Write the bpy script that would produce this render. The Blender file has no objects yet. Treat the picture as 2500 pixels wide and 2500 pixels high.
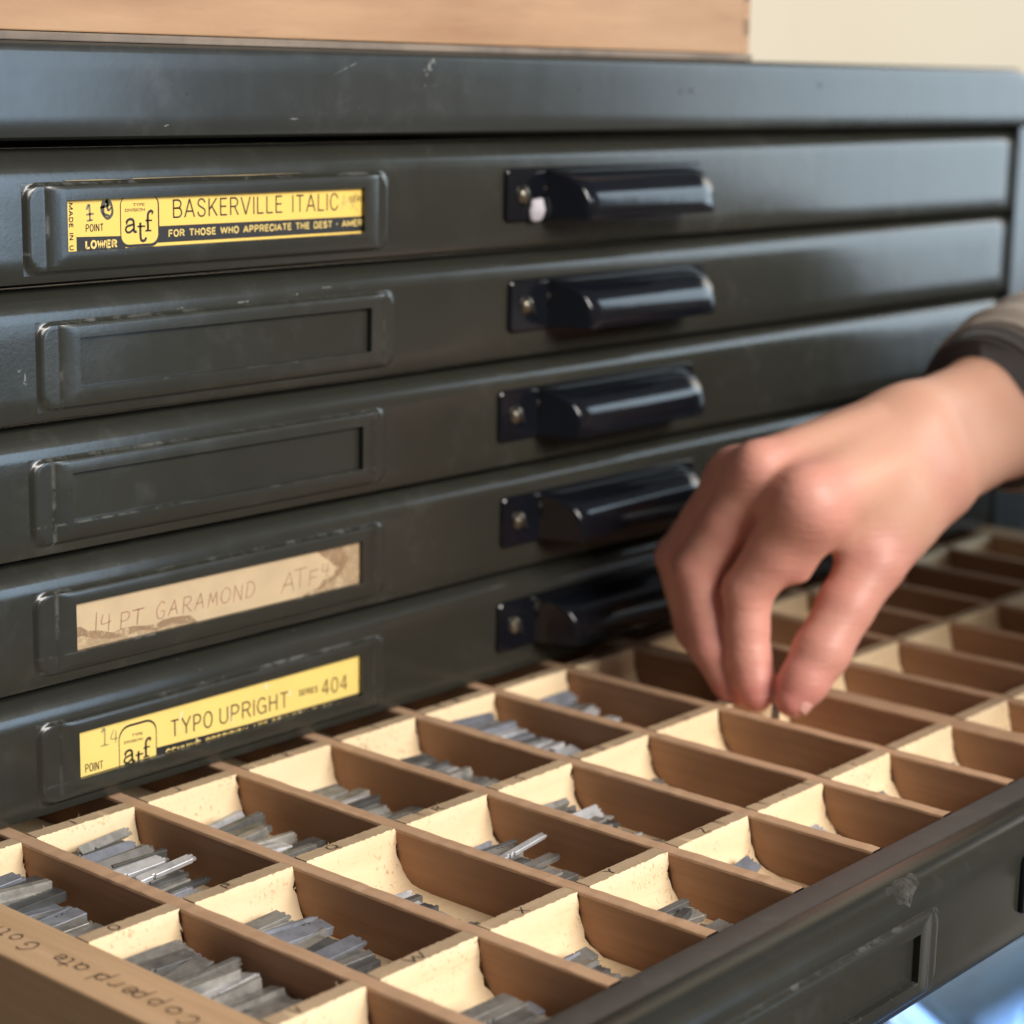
import bpy, bmesh, math, random
import numpy as np
from mathutils import Vector, Matrix, Euler

SC = bpy.context.scene
COL = SC.collection
S = 0.04                       # one unit of the drawings below = the height of a drawer front = 40 mm
RAD = math.radians

# ------------------------------------------------------------------ camera
CF = Vector((0.74158515, 0.63769381, -0.20832202))
CR = Vector((0.65495988, -0.75542203, 0.01910775))
CU = Vector((0.14518615, 0.15061259, 0.97787363))
CP = Vector((-4.98, -12.2709, 1.1686))
cam_d = bpy.data.cameras.new('camera'); cam = bpy.data.objects.new('camera', cam_d); COL.objects.link(cam)
M = Matrix((CR, CU, -CF)).transposed().to_4x4(); M.translation = CP * S
cam.matrix_world = M
cam_d.sensor_width = 36; cam_d.lens = 36 * 5060.27 / 2500
cam_d.clip_start = 0.02; cam_d.clip_end = 60
cam_d.dof.use_dof = True; cam_d.dof.focus_distance = 14.9 * S; cam_d.dof.aperture_fstop = 10.2
SC.camera = cam

# ------------------------------------------------------------------ world, lamps, exposure
w = bpy.data.worlds.new('World'); SC.world = w; w.use_nodes = True
bg = w.node_tree.nodes['Background']; bg.inputs[0].default_value = (0.86, 0.90, 1.0, 1); bg.inputs[1].default_value = 0.10

def area_lamp(name, pos, target, sx, sy, power, col, spread=180):
    d = bpy.data.lights.new(name, 'AREA'); d.shape = 'RECTANGLE'; d.size = sx * S; d.size_y = sy * S
    d.energy = power; d.color = col; d.spread = RAD(spread)
    o = bpy.data.objects.new(name, d); COL.objects.link(o)
    o.location = Vector(pos) * S
    o.rotation_euler = (Vector(target) - Vector(pos)).to_track_quat('-Z', 'Y').to_euler()
    return o
area_lamp('front_window_light', (13, -52, 26), (9, -2, -4), 34, 22, 82, (1.0, 0.95, 0.885))
area_lamp('side_window_light', (71, -27, 11), (16, 0, 0), 30, 38, 25, (0.70, 0.87, 1.0))
area_lamp('left_window_light', (37.8, -52, 5), (4, 0, 0), 14, 24, 13, (0.55, 0.77, 1.0))
area_lamp('under_tray_fill_light', (4, -1.6, -17), (13.6, -2.6, -9.2), 3, 3, 2.7, (0.85, 0.93, 1.0), 40)  # no window: lamp added under the tray to brighten the trouser leg
area_lamp('wall_fill_light', (78, -6, 22), (52, 16, 3), 20, 24, 8, (1.0, 0.93, 0.83))  # extra lamp, added only to brighten the wall behind
vs = SC.view_settings
vs.view_transform = 'Standard'; vs.look = 'None'; vs.exposure = 0.0; vs.gamma = 1.0; vs.use_curve_mapping = False
SC.cycles.max_bounces = 8; SC.cycles.diffuse_bounces = 4; SC.cycles.glossy_bounces = 4
SC.cycles.use_denoising = True
SC.cycles.sample_clamp_indirect = 6

# ------------------------------------------------------------------ materials
def new_mat(name):
    m = bpy.data.materials.new(name); m.use_nodes = True
    nt = m.node_tree
    return m, nt, nt.nodes['Principled BSDF']
def nd(nt, t, **kw):
    n = nt.nodes.new(t)
    for k, v in kw.items():
        if k.startswith('i_'):
            n.inputs[int(k[2:])].default_value = v
        else: setattr(n, k, v)
    return n
def coords(nt, scale=(1, 1, 1), rnd=True):
    tc = nd(nt, 'ShaderNodeTexCoord'); mp = nd(nt, 'ShaderNodeMapping')
    mp.inputs['Scale'].default_value = scale
    nt.links.new(tc.outputs['Object'], mp.inputs['Vector'])
    if rnd:
        oi = nd(nt, 'ShaderNodeObjectInfo'); mu = nd(nt, 'ShaderNodeMath', operation='MULTIPLY'); mu.inputs[1].default_value = 37.0
        nt.links.new(oi.outputs['Random'], mu.inputs[0])
        cb = nd(nt, 'ShaderNodeCombineXYZ')
        for i in range(3): nt.links.new(mu.outputs[0], cb.inputs[i])
        nt.links.new(cb.outputs[0], mp.inputs['Location'])
    return mp.outputs['Vector']
def noise(nt, vec, scale, detail=4, rough=0.55):
    n = nd(nt, 'ShaderNodeTexNoise'); n.inputs['Scale'].default_value = scale
    n.inputs['Detail'].default_value = detail; n.inputs['Roughness'].default_value = rough
    nt.links.new(vec, n.inputs['Vector']); return n.outputs[0]
def ramp(nt, fac, stops, interp='LINEAR'):
    r = nd(nt, 'ShaderNodeValToRGB'); cr = r.color_ramp; cr.interpolation = interp
    while len(cr.elements) < len(stops): cr.elements.new(0.5)
    for e, (p, c) in zip(cr.elements, stops):
        e.position = p; e.color = (c[0], c[1], c[2], 1) if not isinstance(c, float) else (c, c, c, 1)
    nt.links.new(fac, r.inputs[0]); return r.outputs[0]
def mixc(nt, fac, a, b, mode='MIX'):
    m = nd(nt, 'ShaderNodeMix', data_type='RGBA', blend_type=mode)
    for sock, v in ((m.inputs[0], fac), (m.inputs[6], a), (m.inputs[7], b)):
        if hasattr(v, 'links'): nt.links.new(v, sock)
        else: sock.default_value = v if not isinstance(v, tuple) else (v[0], v[1], v[2], 1)
    return m.outputs[2]
def bump(nt, h, strength, dist, prev=None):
    b = nd(nt, 'ShaderNodeBump'); b.inputs['Strength'].default_value = strength; b.inputs['Distance'].default_value = dist
    nt.links.new(h, b.inputs['Height'])
    if prev: nt.links.new(prev, b.inputs['Normal'])
    return b.outputs[0]

def paint_steel(name, base, light, rough=(0.30, 0.46), scuff=0.5, bumpy=0.05):
    m, nt, p = new_mat(name)
    v = coords(nt); vx = coords(nt, (6, 60, 60)); vz = coords(nt, (120, 120, 9))
    n1 = noise(nt, v, 14, 5); n2 = noise(nt, v, 90, 6, 0.65); n3 = noise(nt, vx, 6, 6, 0.7); n4 = noise(nt, v, 900, 2)
    dust = ramp(nt, n1, [(0.40, 0.0), (0.72, 1.0)])
    fine = ramp(nt, n2, [(0.52, 0.0), (0.75, 1.0)])
    c = mixc(nt, dust, base, tuple(b * 1.18 for b in base))
    mul = nd(nt, 'ShaderNodeMath', operation='MULTIPLY'); nt.links.new(dust, mul.inputs[0]); nt.links.new(fine, mul.inputs[1])
    mul2 = nd(nt, 'ShaderNodeMath', operation='MULTIPLY'); nt.links.new(mul.outputs[0], mul2.inputs[0]); mul2.inputs[1].default_value = scuff
    c = mixc(nt, mul2.outputs[0], c, light)
    scr = ramp(nt, n3, [(0.70, 0.0), (0.735, 1.0), (0.78, 0.0)])
    mul3 = nd(nt, 'ShaderNodeMath', operation='MULTIPLY'); nt.links.new(scr, mul3.inputs[0]); mul3.inputs[1].default_value = 0.35 * scuff
    c = mixc(nt, mul3.outputs[0], c, light)
    n5 = noise(nt, v, 620, 2, 0.5)
    spk = ramp(nt, n5, [(0.765, 0.0), (0.79, 0.4)])
    c = mixc(nt, spk, c, light)
    nt.links.new(c, p.inputs['Base Color'])
    streak = noise(nt, vz, 1.0, 4, 0.6)
    mixr = nd(nt, 'ShaderNodeMath', operation='ADD'); nt.links.new(n2, mixr.inputs[0]); nt.links.new(streak, mixr.inputs[1])
    mr = nd(nt, 'ShaderNodeMapRange'); mr.inputs[1].default_value = 0.5; mr.inputs[2].default_value = 1.5
    mr.inputs[3].default_value = rough[0]; mr.inputs[4].default_value = rough[1]
    nt.links.new(mixr.outputs[0], mr.inputs[0]); nt.links.new(mr.outputs[0], p.inputs['Roughness'])
    b1 = bump(nt, n4, bumpy, 0.0004); b2 = bump(nt, n1, 0.25, 0.0010, b1)
    nt.links.new(b2, p.inputs['Normal'])
    p.inputs['Specular IOR Level'].default_value = 0.55
    return m

def wood(name, c1, c2, grain=(90, 5, 90), rough=0.55, pores=None, fuzz=0.15, dirt=0.0):
    m, nt, p = new_mat(name)
    v = coords(nt, grain); vi = coords(nt)
    g = noise(nt, v, 2.2, 6, 0.6); g2 = noise(nt, v, 9, 3, 0.6); b0 = noise(nt, vi, 9, 3)
    c = mixc(nt, ramp(nt, g, [(0.30, 0.0), (0.70, 1.0)]), c1, c2)
    c = mixc(nt, ramp(nt, g2, [(0.60, 0.0), (0.80, 0.30)]), c, tuple(x * 0.55 for x in c1))
    c = mixc(nt, ramp(nt, b0, [(0.45, 0.0), (0.75, 0.35)]), c, tuple(x * 0.78 for x in c2))
    if pores:
        pn = noise(nt, coords(nt, (1, 1.0, 0.8)), pores, 2, 0.5); area = noise(nt, vi, 55, 2)
        mm = nd(nt, 'ShaderNodeMath', operation='MULTIPLY')
        nt.links.new(ramp(nt, pn, [(0.60, 0.0), (0.66, 1.0)]), mm.inputs[0]); nt.links.new(ramp(nt, area, [(0.47, 0.0), (0.62, 0.55)]), mm.inputs[1])
        c = mixc(nt, mm.outputs[0], c, (c1[0] * 0.45, c1[1] * 0.36, c1[2] * 0.25))
    if dirt:
        dn = noise(nt, vi, 26, 6, 0.7)
        c = mixc(nt, ramp(nt, dn, [(0.42, 0.0), (0.70, dirt)]), c, (0.06, 0.05, 0.045))
    nt.links.new(c, p.inputs['Base Color'])
    p.inputs['Roughness'].default_value = rough; p.inputs['Specular IOR Level'].default_value = 0.35
    fz = noise(nt, vi, 700, 3, 0.7)
    b = bump(nt, g2, 0.18, 0.0003); b = bump(nt, fz, fuzz, 0.0005, b)
    nt.links.new(b, p.inputs['Normal'])
    return m

def plain(name, col, rough=0.5, metal=0.0, var=0.12, nscale=60, bmp=0.0, bscale=400, spec=0.5):
    m, nt, p = new_mat(name)
    v = coords(nt); n = noise(nt, v, nscale, 4)
    c = mixc(nt, n, tuple(x * (1 - var) for x in col), tuple(min(1, x * (1 + var)) for x in col))
    nt.links.new(c, p.inputs['Base Color'])
    p.inputs['Roughness'].default_value = rough; p.inputs['Metallic'].default_value = metal
    p.inputs['Specular IOR Level'].default_value = spec
    if bmp:
        nt.links.new(bump(nt, noise(nt, v, bscale, 3), bmp, 0.0005), p.inputs['Normal'])
    return m

def type_metal(name, dark, lite, rough):
    m, nt, p = new_mat(name)
    v = coords(nt); oi = nd(nt, 'ShaderNodeObjectInfo')
    n = noise(nt, v, 160, 5, 0.6)
    c = mixc(nt, oi.outputs['Random'], dark, lite)
    c = mixc(nt, ramp(nt, n, [(0.42, 0.0), (0.72, 0.65)]), c, tuple(x * 0.42 for x in dark))
    nt.links.new(c, p.inputs['Base Color'])
    p.inputs['Metallic'].default_value = 0.45
    mr = nd(nt, 'ShaderNodeMapRange'); mr.inputs[3].default_value = rough[0]; mr.inputs[4].default_value = rough[1]
    nt.links.new(n, mr.inputs[0]); nt.links.new(mr.outputs[0], p.inputs['Roughness'])
    nt.links.new(bump(nt, noise(nt, v, 500, 3), 0.2, 0.0003), p.inputs['Normal'])
    return m

STEEL = paint_steel('olive_grey_paint', (0.026, 0.026, 0.0205), (0.13, 0.13, 0.115), (0.17, 0.25), 0.22)
STEEL_RAIL = paint_steel('rail_paint', (0.030, 0.032, 0.030), (0.14, 0.14, 0.135), (0.19, 0.27), 0.3, 0.02)
def edge_worn(m):
    """bare, rubbed metal on the holder's upper edges and ends (shape of its own, fixed to the plate)"""
    nt = m.node_tree; p = nt.nodes['Principled BSDF']
    old = p.inputs['Base Color'].links[0].from_socket
    tc = nd(nt, 'ShaderNodeTexCoord'); sx = nd(nt, 'ShaderNodeSeparateXYZ'); nt.links.new(tc.outputs['Object'], sx.inputs[0])
    def band(sock, c, w_):
        a = nd(nt, 'ShaderNodeMath', operation='SUBTRACT'); nt.links.new(sock, a.inputs[0]); a.inputs[1].default_value = c * S
        b = nd(nt, 'ShaderNodeMath', operation='ABSOLUTE'); nt.links.new(a.outputs[0], b.inputs[0])
        mr = nd(nt, 'ShaderNodeMapRange'); nt.links.new(b.outputs[0], mr.inputs[0]); mr.inputs[1].default_value = w_ * S; mr.inputs[2].default_value = 0.0
        return mr.outputs[0]
    acc = None
    for sock, c, w_ in ((sx.outputs[2], .733, .022), (sx.outputs[2], .243, .016), (sx.outputs[0], 4.150 - 10.5, .022), (sx.outputs[0], 7.500 - 10.5, .02)):
        o = band(sock, c, w_)
        if acc is None: acc = o
        else:
            mx = nd(nt, 'ShaderNodeMath', operation='MAXIMUM'); nt.links.new(acc, mx.inputs[0]); nt.links.new(o, mx.inputs[1]); acc = mx.outputs[0]
    n = noise(nt, coords(nt, (1, 1, 1)), 130, 5, .7); n2 = noise(nt, coords(nt, (1, 1, 1)), 24, 3, .6)
    k = nd(nt, 'ShaderNodeMath', operation='MULTIPLY'); nt.links.new(acc, k.inputs[0]); nt.links.new(ramp(nt, n, [(.50, 0.0), (.60, 1.0)]), k.inputs[1])
    k2 = nd(nt, 'ShaderNodeMath', operation='MULTIPLY'); nt.links.new(k.outputs[0], k2.inputs[0]); nt.links.new(ramp(nt, n2, [(.42, 0.15), (.62, 1.0)]), k2.inputs[1])
    nt.links.new(mixc(nt, k2.outputs[0], old, (0.125, 0.125, 0.115)), p.inputs['Base Color'])
    return m
HOLDER = paint_steel('holder_paint', (0.027, 0.027, 0.0215), (0.13, 0.13, 0.115), (0.19, 0.28), 0.22)
edge_worn(HOLDER)
LIP = paint_steel('worn_lip', (0.060, 0.054, 0.049), (0.17, 0.15, 0.13), (0.42, 0.6), 0.6)
DARK = plain('dark_inside', (0.012, 0.013, 0.013), 0.7)
BLACK_GLOSS = plain('black_enamel', (0.006, 0.007, 0.010), 0.13, var=0.3, bmp=0.16, bscale=70)
SCREW = plain('aged_screw', (0.30, 0.27, 0.21), 0.34, 1.0, 0.35, 300)
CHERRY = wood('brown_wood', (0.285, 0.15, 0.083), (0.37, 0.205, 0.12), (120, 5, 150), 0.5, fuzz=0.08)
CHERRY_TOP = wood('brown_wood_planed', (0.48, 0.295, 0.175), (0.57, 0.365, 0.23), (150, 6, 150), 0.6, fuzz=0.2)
MAPLE = wood('pale_sawn_wood', (0.84, 0.625, 0.375), (0.90, 0.71, 0.465), (9, 60, 60), 0.7, pores=760, fuzz=0.35)
MAPLE_TOP = wood('handled_bar_top', (0.47, 0.335, 0.205), (0.56, 0.41, 0.26), (9, 70, 70), 0.65, fuzz=0.2, dirt=0.25)  # bar tops in a darker tone than the hollowed fronts, with dirt blotches
SIDEW = wood('case_side_wood', (0.52, 0.33, 0.18), (0.64, 0.42, 0.25), (150, 6, 150), 0.6, fuzz=0.15)
BOXW = wood('box_wood', (0.345, 0.185, 0.09), (0.50, 0.305, 0.165), (4, 90, 26), 0.5, fuzz=0.05)
BASEW = wood('box_base_wood', (0.20, 0.15, 0.11), (0.27, 0.21, 0.16), (6, 90, 90), 0.6, dirt=0.6)
ENDGRAIN = wood('joint_end_grain', (0.22, 0.13, 0.075), (0.30, 0.18, 0.10), (60, 60, 60), 0.65)
YELLOW = plain('yellow_card', (0.86, 0.57, 0.115), 0.55, var=0.07, nscale=70)
YELLOW2 = plain('pale_yellow_card', (0.86, 0.63, 0.18), 0.55, var=0.09, nscale=60)
PAPER = plain('tan_paper', (0.56, 0.415, 0.25), 0.75, var=0.16, nscale=90, bmp=0.1)
STAIN = plain('water_stain', (0.32, 0.20, 0.11), 0.75, var=0.35, nscale=160)
STAIN2 = plain('pale_stain', (0.46, 0.325, 0.19), 0.75, var=0.25, nscale=160)
INK = plain('printing_ink', (0.014, 0.012, 0.012), 0.55, var=0.3)
INKY = plain('knocked_out_yellow', (0.80, 0.58, 0.17), 0.6)
STAMP = plain('faded_stamp_ink', (0.19, 0.17, 0.10), 0.6, var=0.3, nscale=300)
SEPIA = plain('faded_brown_ink', (0.33, 0.165, 0.10), 0.7, var=0.35, nscale=260)
PENCIL = plain('marker_ink', (0.075, 0.045, 0.035), 0.7, var=0.4, nscale=260)
GRAPHITE = plain('pencil_graphite', (0.45, 0.34, 0.13), 0.6, var=0.3, nscale=300)
CHALK = plain('chalky_paint', (0.50, 0.47, 0.51), 0.75, var=0.12, nscale=90, bmp=0.15)
SCUFFW = plain('pale_scuff', (0.17, 0.175, 0.165), 0.8, var=0.4, nscale=240)
def ragged(m, scale, lo, hi):
    nt = m.node_tree; p = nt.nodes['Principled BSDF']
    nt.links.new(ramp(nt, noise(nt, coords(nt), scale, 6, .7), [(lo, 0.0), (hi, 1.0)]), p.inputs['Alpha']); return m
ragged(SCUFFW, 420, .36, .52); ragged(STAIN, 170, .34, .56); ragged(STAIN2, 120, .38, .62)
SCUFFD = plain('dark_chip', (0.012, 0.012, 0.012), 0.6)
TYPE_DULL = type_metal('dull_type_metal', (0.10, 0.103, 0.105), (0.50, 0.475, 0.435), (0.26, 0.50))
TYPE_BRIGHT = type_metal('bright_type_metal', (0.62, 0.62, 0.64), (0.80, 0.80, 0.82), (0.25, 0.45))
TYPE_BLUE = type_metal('bluish_type_metal', (0.26, 0.275, 0.32), (0.42, 0.44, 0.50), (0.3, 0.5))

# ------------------------------------------------------------------ mesh helpers (all lengths in drawing units)
def mesh_data(name, vs_, fs, mats, smooth=False, org=(0, 0, 0), mi=None):
    me = bpy.data.meshes.new(name)
    ox, oy, oz = org
    me.from_pydata([((x - ox) * S, (y - oy) * S, (z - oz) * S) for x, y, z in vs_], [], fs)
    for m in (mats if isinstance(mats, (list, tuple)) else [mats]): me.materials.append(m)
    if mi is not None:
        for p, i in zip(me.polygons, mi): p.material_index = i
    if smooth:
        for p in me.polygons: p.use_smooth = True
    me.update()
    return me
def obj(name, vs_, fs, mats, parent=None, smooth=False, mi=None, bevel=0, seg=2, org=None, auto=None):
    if org is None: org = parent['org'] if parent is not None and 'org' in parent else (0, 0, 0)
    me = mesh_data(name, vs_, fs, mats, smooth, org, mi)
    o = bpy.data.objects.new(name, me); COL.objects.link(o)
    if parent is not None: o.parent = parent
    else: o.location = Vector(org) * S
    if bevel:
        b = o.modifiers.new('bevel', 'BEVEL'); b.width = bevel * S; b.segments = seg; b.limit_method = 'ANGLE'; b.angle_limit = RAD(35)
    if auto:
        me.set_sharp_from_angle(angle=RAD(auto)) if hasattr(me, 'set_sharp_from_angle') else None
    return o
def thing(name, label, cat, org, group=None, mesh=None):
    o = bpy.data.objects.new(name, mesh); COL.objects.link(o)
    o.location = Vector(org) * S
    o['org'] = [float(t) for t in org]
    o['label'] = label; o['category'] = cat
    if group: o['group'] = group
    return o
def tag(o, label, cat, group=None):
    o['label'] = label; o['category'] = cat
    if group: o['group'] = group
    return o
class MB:
    def __init__(s): s.v = []; s.f = []; s.m = []
    def add(s, v, f, m=0):
        b = len(s.v); s.v += [tuple(p) for p in v]; s.f += [tuple(i + b for i in q) for q in f]; s.m += [m] * len(f); return s
    def box(s, x0, x1, y0, y1, z0, z1, m=0):
        v = [(x, y, z) for z in (z0, z1) for y in (y0, y1) for x in (x0, x1)]
        f = [(0, 2, 3, 1), (4, 5, 7, 6), (0, 1, 5, 4), (2, 6, 7, 3), (0, 4, 6, 2), (1, 3, 7, 5)]
        return s.add(v, f, m)
    def grid(s, P, m=0, closed=False):
        n, k = len(P), len(P[0]); v = [p for r in P for p in r]; f = []
        for i in range(n - 1):
            for j in range(k if closed else k - 1):
                j2 = (j + 1) % k
                f.append((i * k + j, i * k + j2, (i + 1) * k + j2, (i + 1) * k + j))
        return s.add(v, f, m)
    def poly(s, pts, m=0): return s.add(pts, [tuple(range(len(pts)))], m)
    def obj(s, name, mats, parent=None, **k): return obj(name, s.v, s.f, mats, parent, mi=s.m, **k)

_tc = {}
def text2d(t, off=0.0):
    if (t, off) in _tc: return _tc[(t, off)]
    cu = bpy.data.curves.new('t', 'FONT'); cu.body = t; cu.resolution_u = 4; cu.offset = off
    o = bpy.data.objects.new('t', cu); COL.objects.link(o)
    dg = bpy.context.evaluated_depsgraph_get()
    me = bpy.data.meshes.new_from_object(o.evaluated_get(dg))
    v = [(p.co.x, p.co.y) for p in me.vertices]; f = [tuple(p.vertices) for p in me.polygons]
    bpy.data.objects.remove(o); bpy.data.meshes.remove(me); bpy.data.curves.remove(cu)
    _tc[(t, off)] = (v, f); return v, f
def put_text(mb, t, x0, x1, z0, z1, y, off=0.0, m=0, dz=0.0, rot=False, sub=None):
    """text fitted to the box x0..x1, z0..z1 on a plane facing -y (dz: rise of the baseline at its end)"""
    v, f = text2d(t, off)
    ref = text2d(sub or 'H', off)[0]
    xs = [p[0] for p in v]; a, b = min(xs), max(xs)
    c, d = min(p[1] for p in ref), max(p[1] for p in ref)
    out = []
    for px, pz in v:
        s_ = (px - a) / (b - a); h = (pz - c) / (d - c)
        if rot: out.append((x1 - (x1 - x0) * (1 - h), y, z1 - (z1 - z0) * s_))
        else: out.append((x0 + (x1 - x0) * s_, y, z0 + (z1 - z0) * h + dz * s_))
    mb.add(out, f, m)
def ribbon(mb, pts, wd, fn, m=0, taper=True):
    """flat stroke along 2-d points; fn maps (a, b) to 3-d"""
    # resample
    P = []
    n = len(pts)
    for i in range(n - 1):
        p0 = pts[max(0, i - 1)]; p1 = pts[i]; p2 = pts[i + 1]; p3 = pts[min(n - 1, i + 2)]
        k = 4 if n > 2 else 2
        for q in range(k):
            t = q / k
            P.append(tuple(0.5 * ((2 * p1[c]) + (-p0[c] + p2[c]) * t + (2 * p0[c] - 5 * p1[c] + 4 * p2[c] - p3[c]) * t * t + (-p0[c] + 3 * p1[c] - 3 * p2[c] + p3[c]) * t ** 3) for c in (0, 1)))
    P.append(pts[-1])
    L, R = [], []
    N = len(P)
    for i, p in enumerate(P):
        a = P[max(0, i - 1)]; b = P[min(N - 1, i + 1)]
        tx, ty = b[0] - a[0], b[1] - a[1]; l = math.hypot(tx, ty) or 1
        wv = wd * (0.5 if not taper else 0.5 * (0.72 + 0.28 * math.sin(math.pi * i / max(1, N - 1)) + 0.12 * math.sin(7.1 * i)))
        L.append(fn(p[0] - ty / l * wv, p[1] + tx / l * wv)); R.append(fn(p[0] + ty / l * wv, p[1] - tx / l * wv))
    mb.grid([L, R], m)

def put_sans(mb, t, x0, x1, z0, z1, y, wd, dz=0.0, rot=False):
    """condensed gothic capitals drawn with even strokes, fitted to the box"""
    gap = .20; tot = sum(SW.get(c, .5) for c in t) + gap * (len(t) - 1); x = 0.0
    k = (x1 - x0) / tot if not rot else (z1 - z0) / tot
    for c in t:
        w_ = SW.get(c, .5)
        for st in GS.get(c, []):
            if not rot: pts = [(x0 + (x + a * w_) * k, z0 + (z1 - z0) * b + dz * (x + a * w_) / tot) for a, b in st]
            else: pts = [(x0 + (x1 - x0) * b, z1 - (x + a * w_) * k) for a, b in st]
            ribbon(mb, pts, wd, lambda a, b: (a, y, b), 0, False)
        x += w_ + gap
def arc(cx, cy, rx, ry, a0, a1, n=9):
    return [(cx + rx * math.cos(RAD(a0 + (a1 - a0) * i / (n - 1))), cy + ry * math.sin(RAD(a0 + (a1 - a0) * i / (n - 1)))) for i in range(n)]
GL = {  # pen strokes in a box 0..1 wide, 0..1 high
 'I': [[(.5, 1), (.5, 0)]], 'J': [[(.7, 1), (.7, .25), (.45, 0), (.15, .2)]], 'K': [[(.1, 1), (.1, 0)], [(.85, 1), (.12, .45)], [(.3, .55), (.9, 0)]],
 'L': [[(.15, 1), (.15, 0)], [(.15, 0), (.8, .04)]], 'M': [[(.05, 0), (.2, 1)], [(.2, 1), (.5, .3)], [(.5, .3), (.8, 1)], [(.8, 1), (.95, 0)]],
 'N': [[(.1, 0), (.1, 1)], [(.1, 1), (.85, 0)], [(.85, 0), (.85, 1)]], 'O': [arc(.5, .5, .45, .5, 80, 445, 13)],
 'P': [[(.15, 1), (.15, 0)], [(.15, .95), (.7, .95), (.85, .72), (.65, .48), (.15, .45)]], 'Q': [arc(.45, .52, .42, .46, 80, 445, 13), [(.5, .35), (.95, -.05)]],
 'R': [[(.15, 1), (.15, 0)], [(.15, .95), (.7, .95), (.82, .74), (.6, .52), (.15, .48)], [(.35, .5), (.95, 0)]],
 'S': [[(.85, .85), (.5, 1), (.2, .8), (.4, .55), (.7, .4), (.78, .15), (.45, 0), (.1, .15)]],
 'T': [[(.05, .97), (.95, 1)], [(.5, .98), (.5, 0)]], 'U': [[(.12, 1), (.15, .25), (.5, 0), (.85, .25), (.88, 1)]], 'V': [[(.05, 1), (.5, 0)], [(.5, 0), (.95, 1)]],
 'W': [[(.0, 1), (.25, 0)], [(.25, 0), (.5, .8)], [(.5, .8), (.75, 0)], [(.75, 0), (1, 1)]], 'X': [[(.1, 1), (.9, 0)], [(.9, 1), (.1, 0)]],
 'Y': [[(.05, 1), (.5, .5)], [(.95, 1), (.5, .5)], [(.5, .5), (.45, 0)]], 'Z': [[(.1, .97), (.9, 1)], [(.9, 1), (.1, .03)], [(.1, .03), (.95, 0)]],
 '.': [[(.42, .5), (.5, .56), (.58, .5), (.5, .44), (.42, .5)]], "'": [[(.4, .7), (.6, .72), (.6, .5), (.45, .35)]],
 'C': [[(.85, .85), (.5, 1), (.15, .6), (.2, .2), (.55, 0), (.9, .2)]], 'o': [arc(.5, .3, .38, .3, 80, 440, 10)],
 'p': [[(.2, .6), (.15, -.4)], [(.18, .45), (.5, .62), (.8, .4), (.6, .05), (.2, .1)]], 'e': [[(.15, .3), (.8, .35), (.6, .62), (.25, .5), (.2, .15), (.5, 0), (.85, .12)]],
 'r': [[(.25, .6), (.25, 0)], [(.25, .4), (.5, .6), (.8, .55)]], 'l': [[(.45, 1), (.42, 0)]], 'a': [arc(.45, .28, .34, .28, 60, 420, 10), [(.78, .6), (.8, .05), (.95, 0)]],
 't': [[(.5, .95), (.45, .1), (.8, 0)], [(.1, .62), (.9, .66)]], 'G': [[(.85, .85), (.5, 1), (.12, .55), (.3, .05), (.75, .05), (.85, .42), (.5, .42)]],
 'h': [[(.2, 1), (.2, 0)], [(.2, .4), (.55, .6), (.75, .4), (.78, 0)]], 'i': [[(.5, .6), (.5, 0)], [(.5, .82), (.52, .9)]], 'c': [[(.8, .5), (.5, .6), (.2, .3), (.45, 0), (.85, .1)]],
 '1': [[(.55, 1), (.45, 0)]], '4': [[(.25, 1), (.12, .45), (.9, .5)], [(.75, .95), (.65, -.05)]], 'A': [[(.0, 0), (.5, 1)], [(.5, 1), (.85, .0)], [(.15, .38), (.75, .42)]],
 'D': [[(.15, 1), (.1, 0)], [(.1, .98), (.6, .95), (.9, .5), (.6, .05), (.05, .02)]], 'F': [[(.15, 1), (.1, 0)], [(.1, .98), (.9, 1)], [(.12, .52), (.7, .55)]],
 'g': [[(.9, .95), (.5, 1), (.12, .55), (.35, .05), (.8, .2), (.85, .5), (.55, .48)]],
}
SW = dict(I=.06, M=.72, W=.86, O=.56, G=.56, C=.54, D=.54, N=.54, H=.52, U=.52, A=.60, V=.60, Y=.58, T=.52, R=.52, P=.50, B=.52, S=.50, E=.44, L=.42, F=.44, K=.54)
SW.update({'4': .52, '0': .52, ' ': .30, '.': .06, '\u00b7': .12})
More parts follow.
